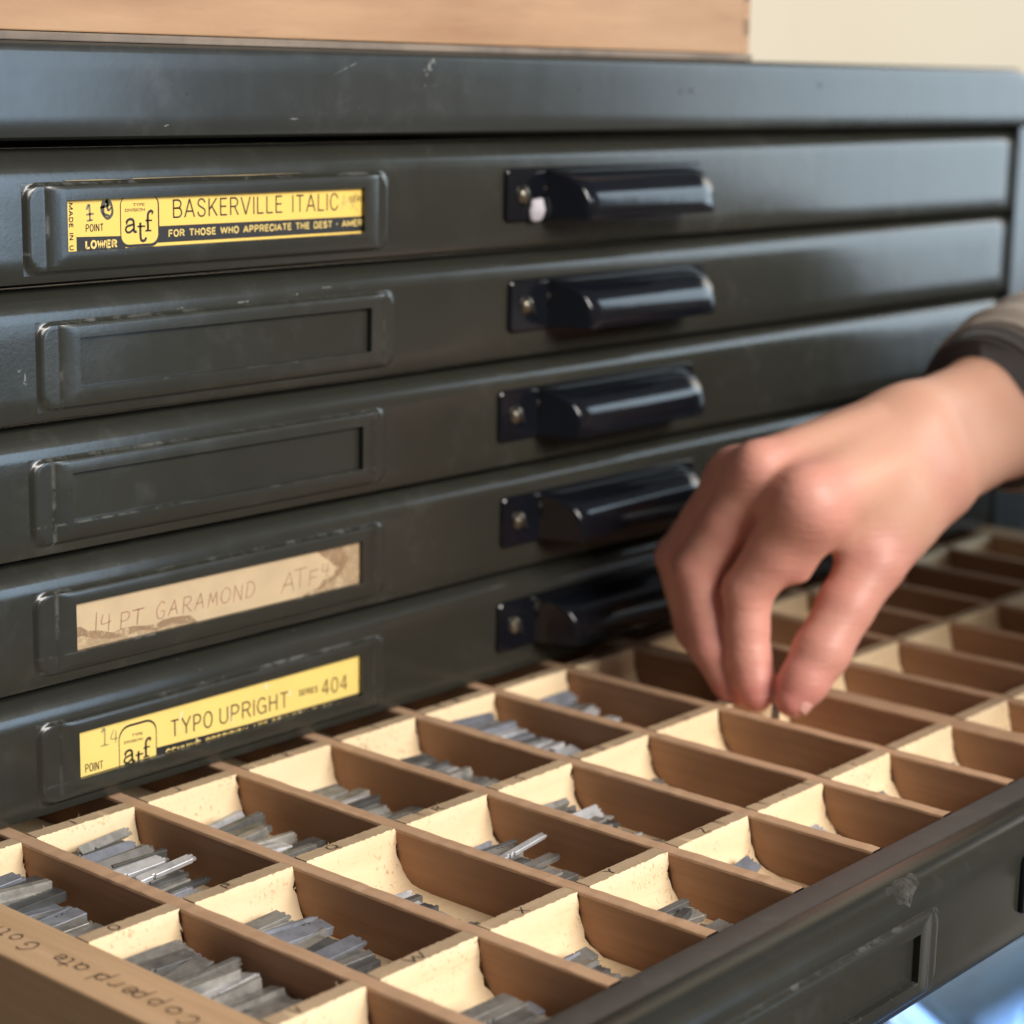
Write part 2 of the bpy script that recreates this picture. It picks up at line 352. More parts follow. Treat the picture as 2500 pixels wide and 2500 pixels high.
GS = {
 'A': [[(0, 0), (.5, 1)], [(.5, 1), (1, 0)], [(.2, .33), (.8, .33)]],
 'B': [[(.05, 0), (.05, 1)], [(.05, .97), (.55, .97)] + arc(.55, .75, .38, .22, 90, -90, 7) + [(.05, .53)], [(.05, .53), (.6, .53)] + arc(.58, .28, .42, .25, 90, -90, 7) + [(.05, .03)]],
 'C': [[(1, .70)] + arc(.52, .5, .50, .48, 40, 320, 15) + [(1, .30)]],
 'D': [[(.05, 0), (.05, 1)], [(.05, .97), (.4, .97)] + arc(.42, .5, .55, .47, 90, -90, 11) + [(.05, .03)]],
 'E': [[(.06, 0), (.06, 1)], [(.06, .96), (1, .96)], [(.06, .52), (.9, .52)], [(.06, .04), (1, .04)]],
 'F': [[(.06, 0), (.06, 1)], [(.06, .96), (1, .96)], [(.06, .50), (.9, .50)]],
 'G': [arc(.52, .5, .50, .48, 40, 300, 15) + [(.85, .08)], [(.95, 0), (.95, .46)], [(.97, .44), (.55, .44)]],
 'H': [[(.06, 0), (.06, 1)], [(.94, 0), (.94, 1)], [(.06, .52), (.94, .52)]],
 'I': [[(.5, 0), (.5, 1)]], 'K': [[(.06, 0), (.06, 1)], [(.95, 1), (.06, .36)], [(.34, .58), (1, 0)]],
 'L': [[(.06, 0), (.06, 1)], [(.06, .04), (1, .04)]], 'M': [[(.04, 0), (.04, 1)], [(.04, 1), (.5, .12)], [(.5, .12), (.96, 1)], [(.96, 1), (.96, 0)]],
 'N': [[(.06, 0), (.06, 1)], [(.06, 1), (.94, 0)], [(.94, 0), (.94, 1)]], 'O': [arc(.5, .5, .48, .48, 90, 450, 21)], '0': [arc(.5, .5, .46, .48, 90, 450, 21)],
 'P': [[(.06, 0), (.06, 1)], [(.06, .97), (.5, .97)] + arc(.52, .71, .43, .26, 90, -90, 9) + [(.06, .45)]],
 'R': [[(.06, 0), (.06, 1)], [(.06, .97), (.5, .97)] + arc(.52, .73, .42, .24, 90, -90, 9) + [(.06, .49)], [(.55, .48), (1, 0)]],
 'S': [[(.92, .76)] + arc(.5, .75, .42, .23, 25, 200, 9) + [(.3, .58), (.7, .46)] + arc(.5, .26, .44, .24, 30, -160, 9) + [(.04, .28)]],
 'T': [[(0, .96), (1, .96)], [(.5, 0), (.5, 1)]], 'U': [[(.06, 1), (.06, .3)] + arc(.5, .3, .44, .28, 180, 360, 11) + [(.94, 1)]],
 'V': [[(0, 1), (.5, 0)], [(.5, 0), (1, 1)]], 'W': [[(0, 1), (.25, 0)], [(.25, 0), (.5, 1)], [(.5, 1), (.75, 0)], [(.75, 0), (1, 1)]],
 'Y': [[(0, 1), (.5, .45)], [(1, 1), (.5, .45)], [(.5, .47), (.5, 0)]], '4': [[(.72, 0), (.72, 1)], [(.72, 1), (.02, .30)], [(.02, .28), (1, .28)]],
 '.': [[(.5, 0), (.5, .1)]], '\u00b7': [[(.5, .38), (.5, .62)]],
}
def pen(mb, ch, x0, y0, wx, hy, wd, fn, m=0, slant=0.0):
    for st in GL[ch]:
        ribbon(mb, [(x0 + wx * a + slant * b * hy, y0 + hy * b) for a, b in st], wd, fn, m)

# ================================================================== THE CABINET
XC = 10.5                       # middle of the cabinet
XL, XR = 2.30, 18.70
rnd = random.Random(7)

# --- setting
def struct(name, mb, mat, **k):
    o = mb.obj(name, mat, **k); o['kind'] = 'structure'; return o
m_, nt_, p_ = new_mat('cream_wall_paint')
vw = coords(nt_, (1, 1, 1), False)
nw = noise(nt_, vw, 1.6, 2)
nt_.links.new(mixc(nt_, nw, (0.66, 0.54, 0.38), (0.76, 0.645, 0.485)), p_.inputs['Base Color']); p_.inputs['Roughness'].default_value = 0.7
WALLM = m_
mb = MB()
prof = []
x = -30.0
while x < 110:                                             # tongue-and-groove boarding
    prof += [(x, 16.0), (x + 5.4, 16.0), (x + 5.7, 16.03), (x + 5.9, 16.03), (x + 6.2, 16.0)]
    x += 6.2
mb.grid([[(a, b, -22) for a, b in prof], [(a, b, 50) for a, b in prof]])
struct('wall', mb, WALLM)
mb = MB(); mb.poly([(-40, -80, -22), (110, -80, -22), (110, 16.3, -22), (-40, 16.3, -22)])
struct('floor', mb, wood('floor_boards', (0.055, 0.040, 0.030), (0.085, 0.06, 0.043), (3, 40, 40), 0.6))

# --- cabinet shell
cab = thing('type_cabinet', 'dark olive grey steel type cabinet with a deep top rail above its drawers', 'cabinet', (XC, 0, -21.9))
mb = MB()
# top rail, profile extruded along x with rolled upper edge
def rail_profile():
    p = [(0.35, 0.62), (0.02, 0.62), (-0.035, 0.645), (-0.05, 0.69)]
    p += [(-0.05, z) for z in (0.8, 0.95, 1.10)]
    p += [(0.03 - 0.08 * math.cos(RAD(a)), 1.235 + 0.075 * math.sin(RAD(a))) for a in (0, 22, 45, 67, 90)]
    p += [(0.5, 1.31), (10.6, 1.31)]
    return p
rp = rail_profile()
xs = [1.66 + (18.55 - 1.66) * i / 40 for i in range(41)]
xs_end = [18.62, 18.72, 18.80]
rows = [[(x_, y + 0.0, z) for y, z in rp] for x_ in xs]
for k_, x_ in enumerate(xs_end):
    d = (0.012, 0.04, 0.075)[k_]
    rows.append([(x_, y, z - (d if z > 1.2 else 0)) for y, z in rp])
rows.append([(21.6, y, z - (0.075 if z > 1.2 else 0)) for y, z in rp])
mb.grid(rows); mb.poly([r for r in rows[0]]); mb.poly([r for r in rows[-1]][::-1])
rail = mb.obj('top_rail', STEEL_RAIL, cab, smooth=True, auto=40)
mb = MB(); mb.box(18.76, 21.6, 0.0, 10.6, -21.9, 0.615); mb.obj('side_panel', STEEL_RAIL, cab, bevel=0.03)
mb = MB(); mb.box(1.66, 2.24, 0.0, 10.6, -21.9, 0.615); mb.obj('side_panel', STEEL_RAIL, cab, bevel=0.03)
mb = MB(); mb.box(2.25, 18.75, 10.4, 10.58, -21.9, 0.6); mb.obj('back_panel', DARK, cab)
# small blemishes of the rail, each with a shape of its own
def blotch(mb, cx, cz, r, y, n=14, sx=1.0, sz=1.0, m=0, rg=rnd, ang=0):
    pts = []
    for i in range(n):
        a = 2 * math.pi * i / n; q = r * rg.uniform(0.45, 1.15)
        u, v = q * sx * math.cos(a), q * sz * math.sin(a)
        pts.append((cx + u * math.cos(ang) - v * math.sin(ang), y, cz + u * math.sin(ang) + v * math.cos(ang)))
    mb.poly(pts[::-1], m)
for (bx, bz, r, sx, sz, an) in [(8.05, 1.19, .05, .5, 1.2, -.3), (8.10, 1.23, .035, .9, .8, 0), (8.02, 1.12, .03, .5, 1.0, -.5), (7.99, 1.16, .018, 1, 1, 0), (8.08, 1.15, .02, .6, 1.4, .2),
                                (7.1, 1.17, .22, 1.0, .02, .35), (8.0, 1.03, .008, 1, 1, 0), (8.12, 1.03, .006, 1, 1, 0), (6.5, .76, .02, 2.5, .4, 0), (5.2, .72, .018, 2.2, .4, .2)]:
    mb = MB(); blotch(mb, bx, bz, r, -0.0515, sx=sx, sz=sz, ang=an); mb.obj('scuff_mark', SCUFFW, cab)
for (bx, bz, r) in [(10.06, 1.0, .02), (11.62, 1.0, .022), (11.80, 1.0, .028), (14.1, 1.07, .03), (5.4, .95, .014)]:
    mb = MB(); blotch(mb, bx, bz, r, -0.0515); mb.obj('paint_chip', SCUFFD, cab)

# --- drawers
DH = 1.0
ZB = -0.4223                    # lower edge of the uppermost drawer
def drawer_profile(full=True):
    b, t = 0.022, 0.985
    p = [(0.28, b + 0.02), (0.05, b), (0.012, b + 0.012), (0.0, b + 0.05)]
    p += [(0.0, b + z) for z in (0.2, 0.4, 0.6, 0.72)]
    zc = t - 0.215
    for a in (12, 25, 38, 50, 62, 72, 80): # roll at the top
        p.append((0.215 - 0.215 * math.cos(RAD(a)) if True else 0, zc + 0.205 * math.sin(RAD(a))))
    p += [(0.215, t - 0.006), (0.30, t - 0.006)]
    return p
def make_front(name, parent, org):
    mb = MB(); P = drawer_profile()
    xs = [XL + 0.02] + [XL + 0.05 + (XR - XL - 0.1) * i / 60 for i in range(61)] + [XR - 0.02]
    rows = []
    for i, x_ in enumerate(xs):
        e = 0.03 if i in (0, len(xs) - 1) else 0
        rows.append([(x_, y + e + org[1], z + org[2]) for y, z in P])
    mb.grid(rows); 
    mb.poly([r for r in rows[0]]); mb.poly(rows[-1][::-1])
    return mb.obj(name, STEEL, parent, smooth=True, auto=50)

WX0, WX1, WZ0, WZ1 = 4.315, 7.335, 0.245, 0.615        # window of the card holder, z above the drawer's lower edge
def make_holder(parent, org):
    """stamped card holder: plate with rounded ends, raised bevelled frame, open window"""
    x0, x1, z0, z1 = 3.955, 7.655, 0.085, 0.745
    def h(x, z):
        def rr(x, z, X0, X1, Z0, Z1, r):
            qx = max(X0 + r - x, x - (X1 - r), 0); qz = max(Z0 + r - z, z - (Z1 - r), 0)
            d = math.hypot(qx, qz) - r if (qx > 0 and qz > 0) else max(X0 - x, x - X1, Z0 - z, z - Z1)
            return d
        def sm(e0, e1, v):
            t = min(1, max(0, (v - e0) / (e1 - e0))); return t * t * (3 - 2 * t)
        a = sm(0.0, 0.035, -rr(x, z, x0, x1, z0, z1, 0.13))
        hh = 0.028 * a
        # raised frame between the two creases
        f = min(sm(4.135, 4.165, x), 1 - sm(7.485, 7.515, x)) * sm(0.0, 0.03, min(z - (z0 + 0.01), (z1 - 0.01) - z))
        hh += 0.022 * f
        # frame falls gently towards its outer edge
        dd = max(WX0 - x, x - WX1, WZ0 - z, z - WZ1, 0)
        hh -= 0.014 * f * sm(0.03, 0.17, dd)
        return hh
    gx = [x0 + t for t in (0, .012, .025, .04, .07, .1, .13, .16)] + [4.135, 4.145, 4.155, 4.165, 4.2, 4.25, WX0 - .015, WX0]
    gx += [WX0 + (WX1 - WX0) * i / 24 for i in range(1, 24)]
    gx += [WX1, WX1 + .015, 7.38, 7.43, 7.485, 7.495, 7.505, 7.515] + [x1 - t for t in (.12, .1, .07, .04, .025, .012, 0)]
    gz = [z0 + t for t in (0, .01, .02, .03, .045, .07, .1, .13)] + [WZ0 - .015, WZ0, .33, .43, .53, WZ1, WZ1 + .015] + [z1 - t for t in (.085, .06, .045, .03, .02, .01, 0)]
    mb = MB(); V = []; F = []; nx, nz = len(gx), len(gz)
    for z in gz:
        for x in gx: V.append((x, org[1] - h(x, z) - 0.001, z + org[2]))
    iw0, iw1 = gx.index(WX0), gx.index(WX1); kz0, kz1 = gz.index(WZ0), gz.index(WZ1)
    for k in range(nz - 1):
        for i in range(nx - 1):
            if iw0 <= i < iw1 and kz0 <= k < kz1: continue
            F.append((k * nx + i, k * nx + i + 1, (k + 1) * nx + i + 1, (k + 1) * nx + i))
    mb.add(V, F)
    yf = org[1] - 0.076; yb = org[1] - 0.002
    X0, X1, Z0, Z1 = WX0, WX1, WZ0 + org[2], WZ1 + org[2]
    fr = org[1] - 0.001 - h((WX0 + WX1) / 2, WZ0 - .001)
    for a, b in (((X0, Z0), (X1, Z0)), ((X1, Z0), (X1, Z1)), ((X1, Z1), (X0, Z1)), ((X0, Z1), (X0, Z0))):
        mb.add([(a[0], fr, a[1]), (b[0], fr, b[1]), (b[0], yb, b[1]), (a[0], yb, a[1])], [(0, 1, 2, 3)])
    o = mb.obj('card_holder', HOLDER, parent, smooth=True, auto=32)
    return o
def make_handle(parent, org):
    mb = MB(); hx0, hx1 = 9.60, 11.80; zt, zl = 0.712, 0.315; D = 0.41
    # back plate with the two screw ears
    fx0, fx1, fz0, fz1, r = 9.09, 12.05, 0.262, 0.735, 0.055
    out = []
    for cx, cz, a0 in ((fx1 - r, fz1 - r, 0), (fx0 + r, fz1 - r, 90), (fx0 + r, fz0 + r, 180), (fx1 - r, fz0 + r, 270)):
        out += [(cx + r * math.cos(RAD(a0 + a)), cz + r * math.sin(RAD(a0 + a))) for a in (0, 30, 60, 90)]
    oy = org[1]
    A = [(x, oy - 0.001, z + org[2]) for x, z in out]; B = [(x, oy - 0.03, z + org[2]) for x, z in out]; C_ = [(x + (0.012 if x < 10 else -0.012), oy - 0.042, z + org[2] + (0.012 if z < .5 else -.012)) for x, z in out]
    mb.grid([A, B, C_], closed=True); mb.poly(C_[::-1])
    # hood
    n = 14; Pf = []
    for i in range(n + 1):
        t = RAD(90 * i / n)
        Pf.append((oy - 0.03 - D * (math.sin(t) ** 0.9), zl + (zt - zl) * (max(0, math.cos(t)) ** 0.75) + org[2]))
    Pf = [(oy - 0.03, zt + 0.012 + org[2])] + Pf + [(oy - 0.03 - D + 0.01, zl - 0.035 + org[2]), (oy - 0.03 - D + 0.035, zl - 0.035 + org[2])]
    xs = [hx0, hx0 + .012, hx0 + .04] + [hx0 + .04 + (hx1 - hx0 - .08) * i / 12 for i in range(1, 12)] + [hx1 - .04, hx1 - .012, hx1]
    rows = []
    for k, x_ in enumerate(xs):
        s_ = {0: 0.90, 1: 0.965, 2: 1.0}.get(min(k, len(xs) - 1 - k), 1.0)
        sag = 0.0
        tpr = lambda y: x_ + (.155 if x_ < 10.7 else -.07) * max(0, (oy - .03 - y) / D) ** 1.15 * abs(x_ - 10.75) / 1.15
        rows.append([(tpr(y), oy - 0.03 + (y - oy + 0.03) * s_, org[2] + zl + (z - org[2] - zl) * (0.5 + 0.5 * s_)) for y, z in Pf])
    mb.grid(rows)
    for r_, fl in ((rows[0], 1), (rows[-1], -1)):
        base = [(r_[0][0], oy - 0.03, p[2]) for p in r_]
        mb.grid([r_, base] if fl > 0 else [base, r_])
    inner = [[(x_, y + .03 if y < oy - .06 else y, z - .03) for (x_, y, z) in row[1:-2]] for row in rows[2:-2]]
    mb.grid([list(reversed(q)) for q in inner])
    o = mb.obj('handle', BLACK_GLOSS, parent, smooth=True, auto=48)
    for sx in (9.315, 11.93):
        sm = MB(); k = 20; zc = 0.50 + org[2]; R = 0.085
        rings = []
        for rr, yy in ((R, -.042), (R * .97, -.056), (R * .75, -.078), (R * .4, -.09), (0.006, -.094)):
            rings.append([(sx + rr * math.cos(2 * math.pi * i / k), oy + yy, zc + rr * math.sin(2 * math.pi * i / k)) for i in range(k)])
        sm.grid(rings, 0, closed=True)
        ang = RAD(-48 if sx < 10 else 20); ca, sa = math.cos(ang), math.sin(ang)
        q = [(-R * .95, -.0105), (R * .95, -.0105), (R * .95, .0105), (-R * .95, .0105)]
        pts = [(sx + u * ca - v * sa, zc + u * sa + v * ca) for u, v in q]
        sm.add([(x, oy - .096, z) for x, z in pts] + [(x, oy - .05, z) for x, z in pts], [(0, 1, 2, 3), (0, 4, 5, 1), (1, 5, 6, 2), (2, 6, 7, 3), (3, 7, 4, 0)], 1)
        sm.obj('screw', [SCREW, SCUFFD], o, smooth=True, org=org, auto=40)
    return o

dr_org = (XC, 0.0, ZB)
first = thing('type_case', 'topmost closed drawer, yellow card reading BASKERVILLE ITALIC in its holder', 'type case', dr_org, 'steel drawers of the type cabinet')
make_front('front_panel', first, dr_org)
h0 = make_holder(first, dr_org); make_handle(first, dr_org)
def copy_tree(o, parent=None):
    c = o.copy(); COL.objects.link(c)
    if parent is not None: c.parent = parent; c.matrix_parent_inverse = o.matrix_parent_inverse.copy()
    for ch in list(o.children): copy_tree(ch, c)
    return c
LAB = ['closed drawer with an empty scuffed card holder just below the BASKERVILLE ITALIC drawer',
       'closed drawer with an empty card holder just above the GARAMOND drawer',
       'closed drawer with a stained tan handwritten GARAMOND card in its holder',
       'lowest closed drawer, yellow card reading TYPO UPRIGHT, right above the open tray',
       'open pulled out drawer whose wooden tray holds compartments of metal type']
DX = [-.01, .075, -.02, -.02, -.02, 0.03]
HDX = [0, .08, -.035, .03, -.0, -.14]
HDZ = [0, 0, 0, 0, 0, 0]
drawers = [first]
for k in range(5):
    c = copy_tree(first); c['label'] = LAB[k]
    org = (XC, 0.0, ZB - (k + 1)) if k < 4 else (XC, -5.50, ZB - 5 + 0.05)
    c['org'] = [float(t) for t in org]; c.location = Vector(org) * S
    drawers.append(c)
for k, d in enumerate(drawers):
    for ch in d.children:
        if ch.name.startswith('card_holder'): ch.location.x = (DX[k] - (.03 if k < 5 else 0)) * S; ch.location.z = ((.05 * (1.17 - (ZB - k + .43)) / 12.3 - (.010 if k == 4 else 0)) * S if k < 5 else 0)
        if ch.name.startswith('handle'): ch.location.x = HDX[k] * S
# white lump of paint on the first handle's ear
hn = [c for c in first.children if c.name.startswith('handle')][0]
bm = bmesh.new(); bmesh.ops.create_icosphere(bm, subdivisions=3, radius=1.0)
V = []
for v in bm.verts:
    q = v.co.normalized()
    r = 1 + 0.13 * math.sin(3.1 * q.x + 1.3) * math.cos(2.7 * q.z) + 0.06 * math.sin(7 * q.z + 2) - 0.25 * max(0, -q.x * .7 + q.z * .7 - .3)
    V.append((9.475 + 0.118 * r * q.x, -0.062 + 0.05 * q.y * r, 0.365 + ZB + 0.115 * r * q.z))
obj('paint_blob', V, [tuple(x.index for x in f.verts) for f in bm.faces], CHALK, hn, smooth=True, org=dr_org); bm.free()
for (bx, bz, r, sx, sz, an) in [(3.90, -1.07, .06, .35, 1.0, 0), (3.86, -1.0, .03, 1.2, .4, .4), (6.0, -.655, .05, 2.4, .22, .02), (6.9, -.60, .04, 2.4, .25, 0), (6.4, -.70, .03, 1.8, .3, 0), (5.7, -.69, .05, 1.5, .2, .1), (5.35, -.66, .05, 1.2, .3, .2), (6.55, -.64, .035, 1.6, .35, .1), (7.2, -.62, .03, 1.2, .5, .3)]:
    wm = MB(); blotch(wm, bx, bz, r * .75, -0.0015, sx=sx, sz=sz, ang=an)
    wm.obj('scuff_mark', SCUFFW, drawers[1])

# ================================================================== CARDS IN THE HOLDERS
def card(label, k, mat, x0, x1, z0, z1, group=None):
    org = (5.8, -0.01, z0)
    t = thing('label_card', label, 'label card', org, group)
    mb = MB(); mb.box(x0, x1, -0.0095, -0.004, z0, z1); mb.obj('card', mat, t)
    return t
YT = -0.0105
CG = 'cards in the drawer label holders'
# -- card 1
c1 = card('yellow printed card reading BASKERVILLE ITALIC in the topmost holder', 0, YELLOW, 4.26, 7.328, -0.19, 0.305, CG)
tl = MB()
ed = [4.29, 4.6, 4.86, 4.88, 4.92, 5.4, 6.0, 6.6]
tl.grid([[(x_, -.0165, .330 + .002 * math.sin(5 * x_)) for x_ in ed], [(x_, -.0075, .330 + (.006 if abs(x_ - 4.88) > .03 else -.002) - .001 * (x_ - 4.3)) for x_ in ed]]); tl.obj('card_edge', plain('soiled_card_edge', (0.33, 0.25, 0.13), .7, var=.3, nscale=200), c1)
k1 = MB()
put_sans(k1, 'MADE IN U.S.A.', 4.318, 4.352, -0.30, 0.172, YT, .008, rot=True)
put_sans(k1, 'POINT', 4.466, 4.624, -0.038, 0.014, YT, .0078)
put_sans(k1, 'BASKERVILLE ITALIC', 5.285, 7.02, 0.030, 0.166, YT, .0135, dz=-.006)
put_sans(k1, 'SERIES', 7.15, 7.39, 0.083, 0.130, YT, .0085)
put_text(k1, 'TYPE', 4.90, 5.012, 0.129, 0.152, YT, .02)
put_text(k1, 'DIVISION', 4.826, 5.013, 0.091, 0.115, YT, .02)
def pl(y): return lambda a, b: (a, y, b)
def rrect(x0, x1, z0, z1, r, y, n=5):
    p = []
    for cx, cz, a0 in ((x1 - r, z1 - r, 0), (x0 + r, z1 - r, 90), (x0 + r, z0 + r, 180), (x1 - r, z0 + r, 270)):
        p += [(cx + r * math.cos(RAD(a0 + 90 * i / n)), y, cz + r * math.sin(RAD(a0 + 90 * i / n))) for i in range(n + 1)]
    return p[::-1]
def atf(mb, ax, az, sx, sz, y, cut=False):
    """the founders' lower-case mark: a, dropped t, f with slab feet"""
    f = lambda u, v: (ax + sx * u, y, az + sz * v)
    W = 0.050
    def st(pts, w_): ribbon(mb, [(ax + sx * u, az + sz * v) for u, v in pts], w_ * sx, pl(y), 0, False)
    # a
    st([(.06, .60), (.10, .70), (.20, .74), (.29, .70), (.32, .58), (.32, .36), (.34, .28), (.42, .28)], .075)
    st([(.32, .55), (.20, .52), (.07, .47), (.03, .36), (.09, .27), (.19, .28), (.31, .38)], .065)
    st([(.05, .60), (.09, .60)], .09)
    # t, hung lower
    st([(.55, .60), (.55, .08), (.60, -.06), (.70, -.05), (.75, .05)], .08)
    st([(.44, .46), (.72, .46)], .05)
    # f
    st([(.82, .30), (.82, .82), (.87, .97), (.95, 1.0), (1.0, .93)], .08)
    st([(.73, .66), (.97, .66)], .05); st([(.72, .29), (.94, .29)], .05); st([(.97, .93), (1.0, .90)], .09)
atf(k1, 4.822, -0.115, 0.266, 0.205, YT - .0006)
k1.obj('lettering', INK, c1)
bd = MB()
bd.poly([(5.06, -.0100, -0.150), (5.06, -.0100, -0.026), (7.40, -.0100, -0.036), (7.40, -.0100, -0.160)][::-1])
bd.poly([(4.379, -.0100, -0.172), (4.379, -.0100, -0.072), (4.826, -.0100, -0.084), (4.826, -.0100, -0.174)][::-1])
bd.obj('printed_band', INK, c1)
bg_ = MB(); bg_.poly(rrect(4.780, 5.150, -0.172, 0.21, .075, -.0101), 0); bg_.poly(rrect(4.789, 5.136, -0.150, 0.205, .068, -.0103), 1)
bg_.obj('badge', [INK, YELLOW], c1)
kw = MB(); put_sans(kw, 'FOR THOSE WHO APPRECIATE THE BEST \u00b7 AMERICAN', 5.24, 7.49, -0.109, -0.060, YT - .0003, .0105, dz=-.003)
put_sans(kw, 'LOWER', 4.463, 4.742, -0.158, -0.106, YT - .0003, .0155, dz=-.004); kw.obj('reversed_lettering', INKY, c1)
sp = MB(); f_ = pl(-.0107)
ribbon(sp, [(4.475, .120), (4.50, .155), (4.505, .04)], .02, f_); ribbon(sp, [(4.47, .085), (4.54, .09)], .016, f_)
ribbon(sp, [(4.475, .04), (4.53, .045)], .014, f_); sp.obj('stamped_number', STAMP, c1)
sp = MB()
ribbon(sp, [(4.63, .185), (4.61, .11), (4.66, .05), (4.71, .09), (4.69, .17), (4.64, .16), (4.63, .09), (4.68, .07)], .022, f_); ribbon(sp, [(4.60, .13), (4.68, .15), (4.64, .18)], .02, f_)
ribbon(sp, [(4.66, .20), (4.67, .11), (4.70, .13)], .018, f_)
sp.obj('ink_scribble', plain('dark_scribble', (0.07, 0.065, 0.05), .6), c1)
sp = MB(); ribbon(sp, [(7.06, .02), (7.09, .145), (7.10, .05)], .007, f_); ribbon(sp, [(7.05, .07), (7.13, .09)], .006, f_); ribbon(sp, [(7.12, .12), (7.26, .0)], .007, f_)
ribbon(sp, [(7.24, .165), (7.17, .02)], .007, f_); ribbon(sp, [(7.19, .15), (7.25, .13), (7.2, .1)], .006, f_); sp.obj('pencil_note', GRAPHITE, c1)

# -- card 4: tan paper with hand writing and stains
c4 = card('tan water-stained paper card handwritten 14 PT GARAMOND ATF', 3, PAPER, 4.26, 7.31, -3.235, -2.78, CG)
s4 = MB()
def flat(mb, pts, y, m=0): mb.poly([(a, y, b) for a, b in pts], m)
flat(s4, [(4.26, -2.975), (4.33, -2.985), (4.40, -3.03), (4.50, -3.045), (4.63, -3.088), (4.72, -3.072), (4.83, -3.075), (4.95, -3.095), (5.06, -3.10), (5.12, -3.08), (5.22, -3.078), (5.32, -3.085), (5.40, -3.097), (5.47, -3.16),
          (5.30, -3.15), (5.20, -3.125), (5.05, -3.155), (4.9, -3.12), (4.75, -3.14), (4.6, -3.13), (4.45, -3.10), (4.35, -3.06), (4.26, -3.06)][::-1], -.0099)
s4.obj('water_stain', STAIN, c4); s4 = MB()
flat(s4, [(6.72, -2.77), (7.10, -2.77), (7.08, -2.85), (7.16, -2.93), (7.10, -3.0), (7.06, -3.05), (6.95, -3.09), (6.80, -3.15), (6.65, -3.19), (6.55, -3.20), (6.62, -3.155), (6.72, -3.13), (6.80, -3.12), (6.86, -3.06), (6.98, -3.045), (7.0, -3.0), (7.05, -2.985), (6.97, -2.95), (6.92, -2.90), (6.85, -2.86), (6.80, -2.82)][::-1], -.0099)
s4.obj('water_stain', STAIN, c4)
s4 = MB(); flat(s4, [(4.26, -3.06), (4.35, -3.06), (4.45, -3.10), (4.6, -3.13), (4.75, -3.14), (4.9, -3.12), (5.05, -3.155), (5.20, -3.125), (5.30, -3.15), (5.47, -3.16), (5.5, -3.24), (4.26, -3.24)][::-1], -.0098)
s4.obj('faded_patch', STAIN2, c4); s4 = MB()
flat(s4, [(7.10, -2.77), (7.31, -2.77), (7.31, -3.235), (6.6, -3.235), (6.65, -3.19), (6.80, -3.15), (6.95, -3.09), (7.06, -3.05), (7.10, -3.0), (7.16, -2.93), (7.08, -2.85)][::-1], -.0098)
s4.obj('faded_patch', STAIN2, c4)
hw = MB(); f4 = pl(-.0107)
def word(mb, t, x0, x1, z, hgt, wd, fn, dz=0.0, slant=.12):
    n = len(t); st = (x1 - x0) / n
    for i, ch in enumerate(t):
        if ch != ' ': pen(mb, ch, x0 + i * st + st * .08, z + dz * i / n + rnd.uniform(-.006, .006), st * .80, hgt * rnd.uniform(.92, 1.08), wd, fn, 0, slant)
pen(hw, '1', 4.44, -3.07, .06, .17, .009, f4, 0, .05); pen(hw, '4', 4.51, -3.06, .12, .13, .009, f4, 0, .02)
pen(hw, 'P', 4.69, -3.075, .11, .13, .0095, f4, 0, .1); pen(hw, 'T', 4.80, -3.07, .13, .12, .012, f4, 0, .15)
word(hw, 'GARAMOND', 5.03, 6.10, -3.065, .125, .009, f4, 0.0)
pen(hw, 'A', 6.37, -3.10, .17, .17, .0095, f4, 0, .1); pen(hw, 'T', 6.50, -3.08, .17, .16, .0095, f4, 0, .05); pen(hw, 'F', 6.68, -3.09, .13, .13, .0095, f4, 0, .05)
pen(hw, '4', 6.83, -3.04, .10, .12, .0095, f4, 0, .05); pen(hw, 'S', 6.98, -3.02, .07, .08, .010, f4, 0, .05)
hw.obj('handwriting', SEPIA, c4)

# -- card 5
c5 = card('pale yellow printed card reading TYPO UPRIGHT SERIES 404 in the lowest closed holder', 4, YELLOW2, 4.26, 7.328, -4.215, -3.80, CG)
k5 = MB()
put_sans(k5, 'POINT', 4.342, 4.508, -4.140, -4.075, YT, .0078, dz=-.008)
put_sans(k5, 'TYPO', 5.184, 5.612, -4.056, -3.919, YT, .0138, dz=-.012)
put_sans(k5, 'UPRIGHT', 5.692, 6.447, -4.068, -3.931, YT, .0138, dz=-.020)
put_sans(k5, 'SERIES', 6.572, 6.789, -4.021, -3.971, YT, .0092, dz=-.008)
put_sans(k5, '404', 6.842, 7.139, -4.074, -3.940, YT, .0135, dz=-.01)
put_text(k5, 'TYPE', 4.793, 4.90, -3.962, -3.938, YT, .02, dz=-.006)
put_text(k5, 'DIVISION', 4.715, 4.898, -4.004, -3.980, YT, .02, dz=-.008)
atf(k5, 4.706, -4.215, 0.272, 0.205, YT - .0006)
k5.obj('lettering', INK, c5)
b5 = MB()
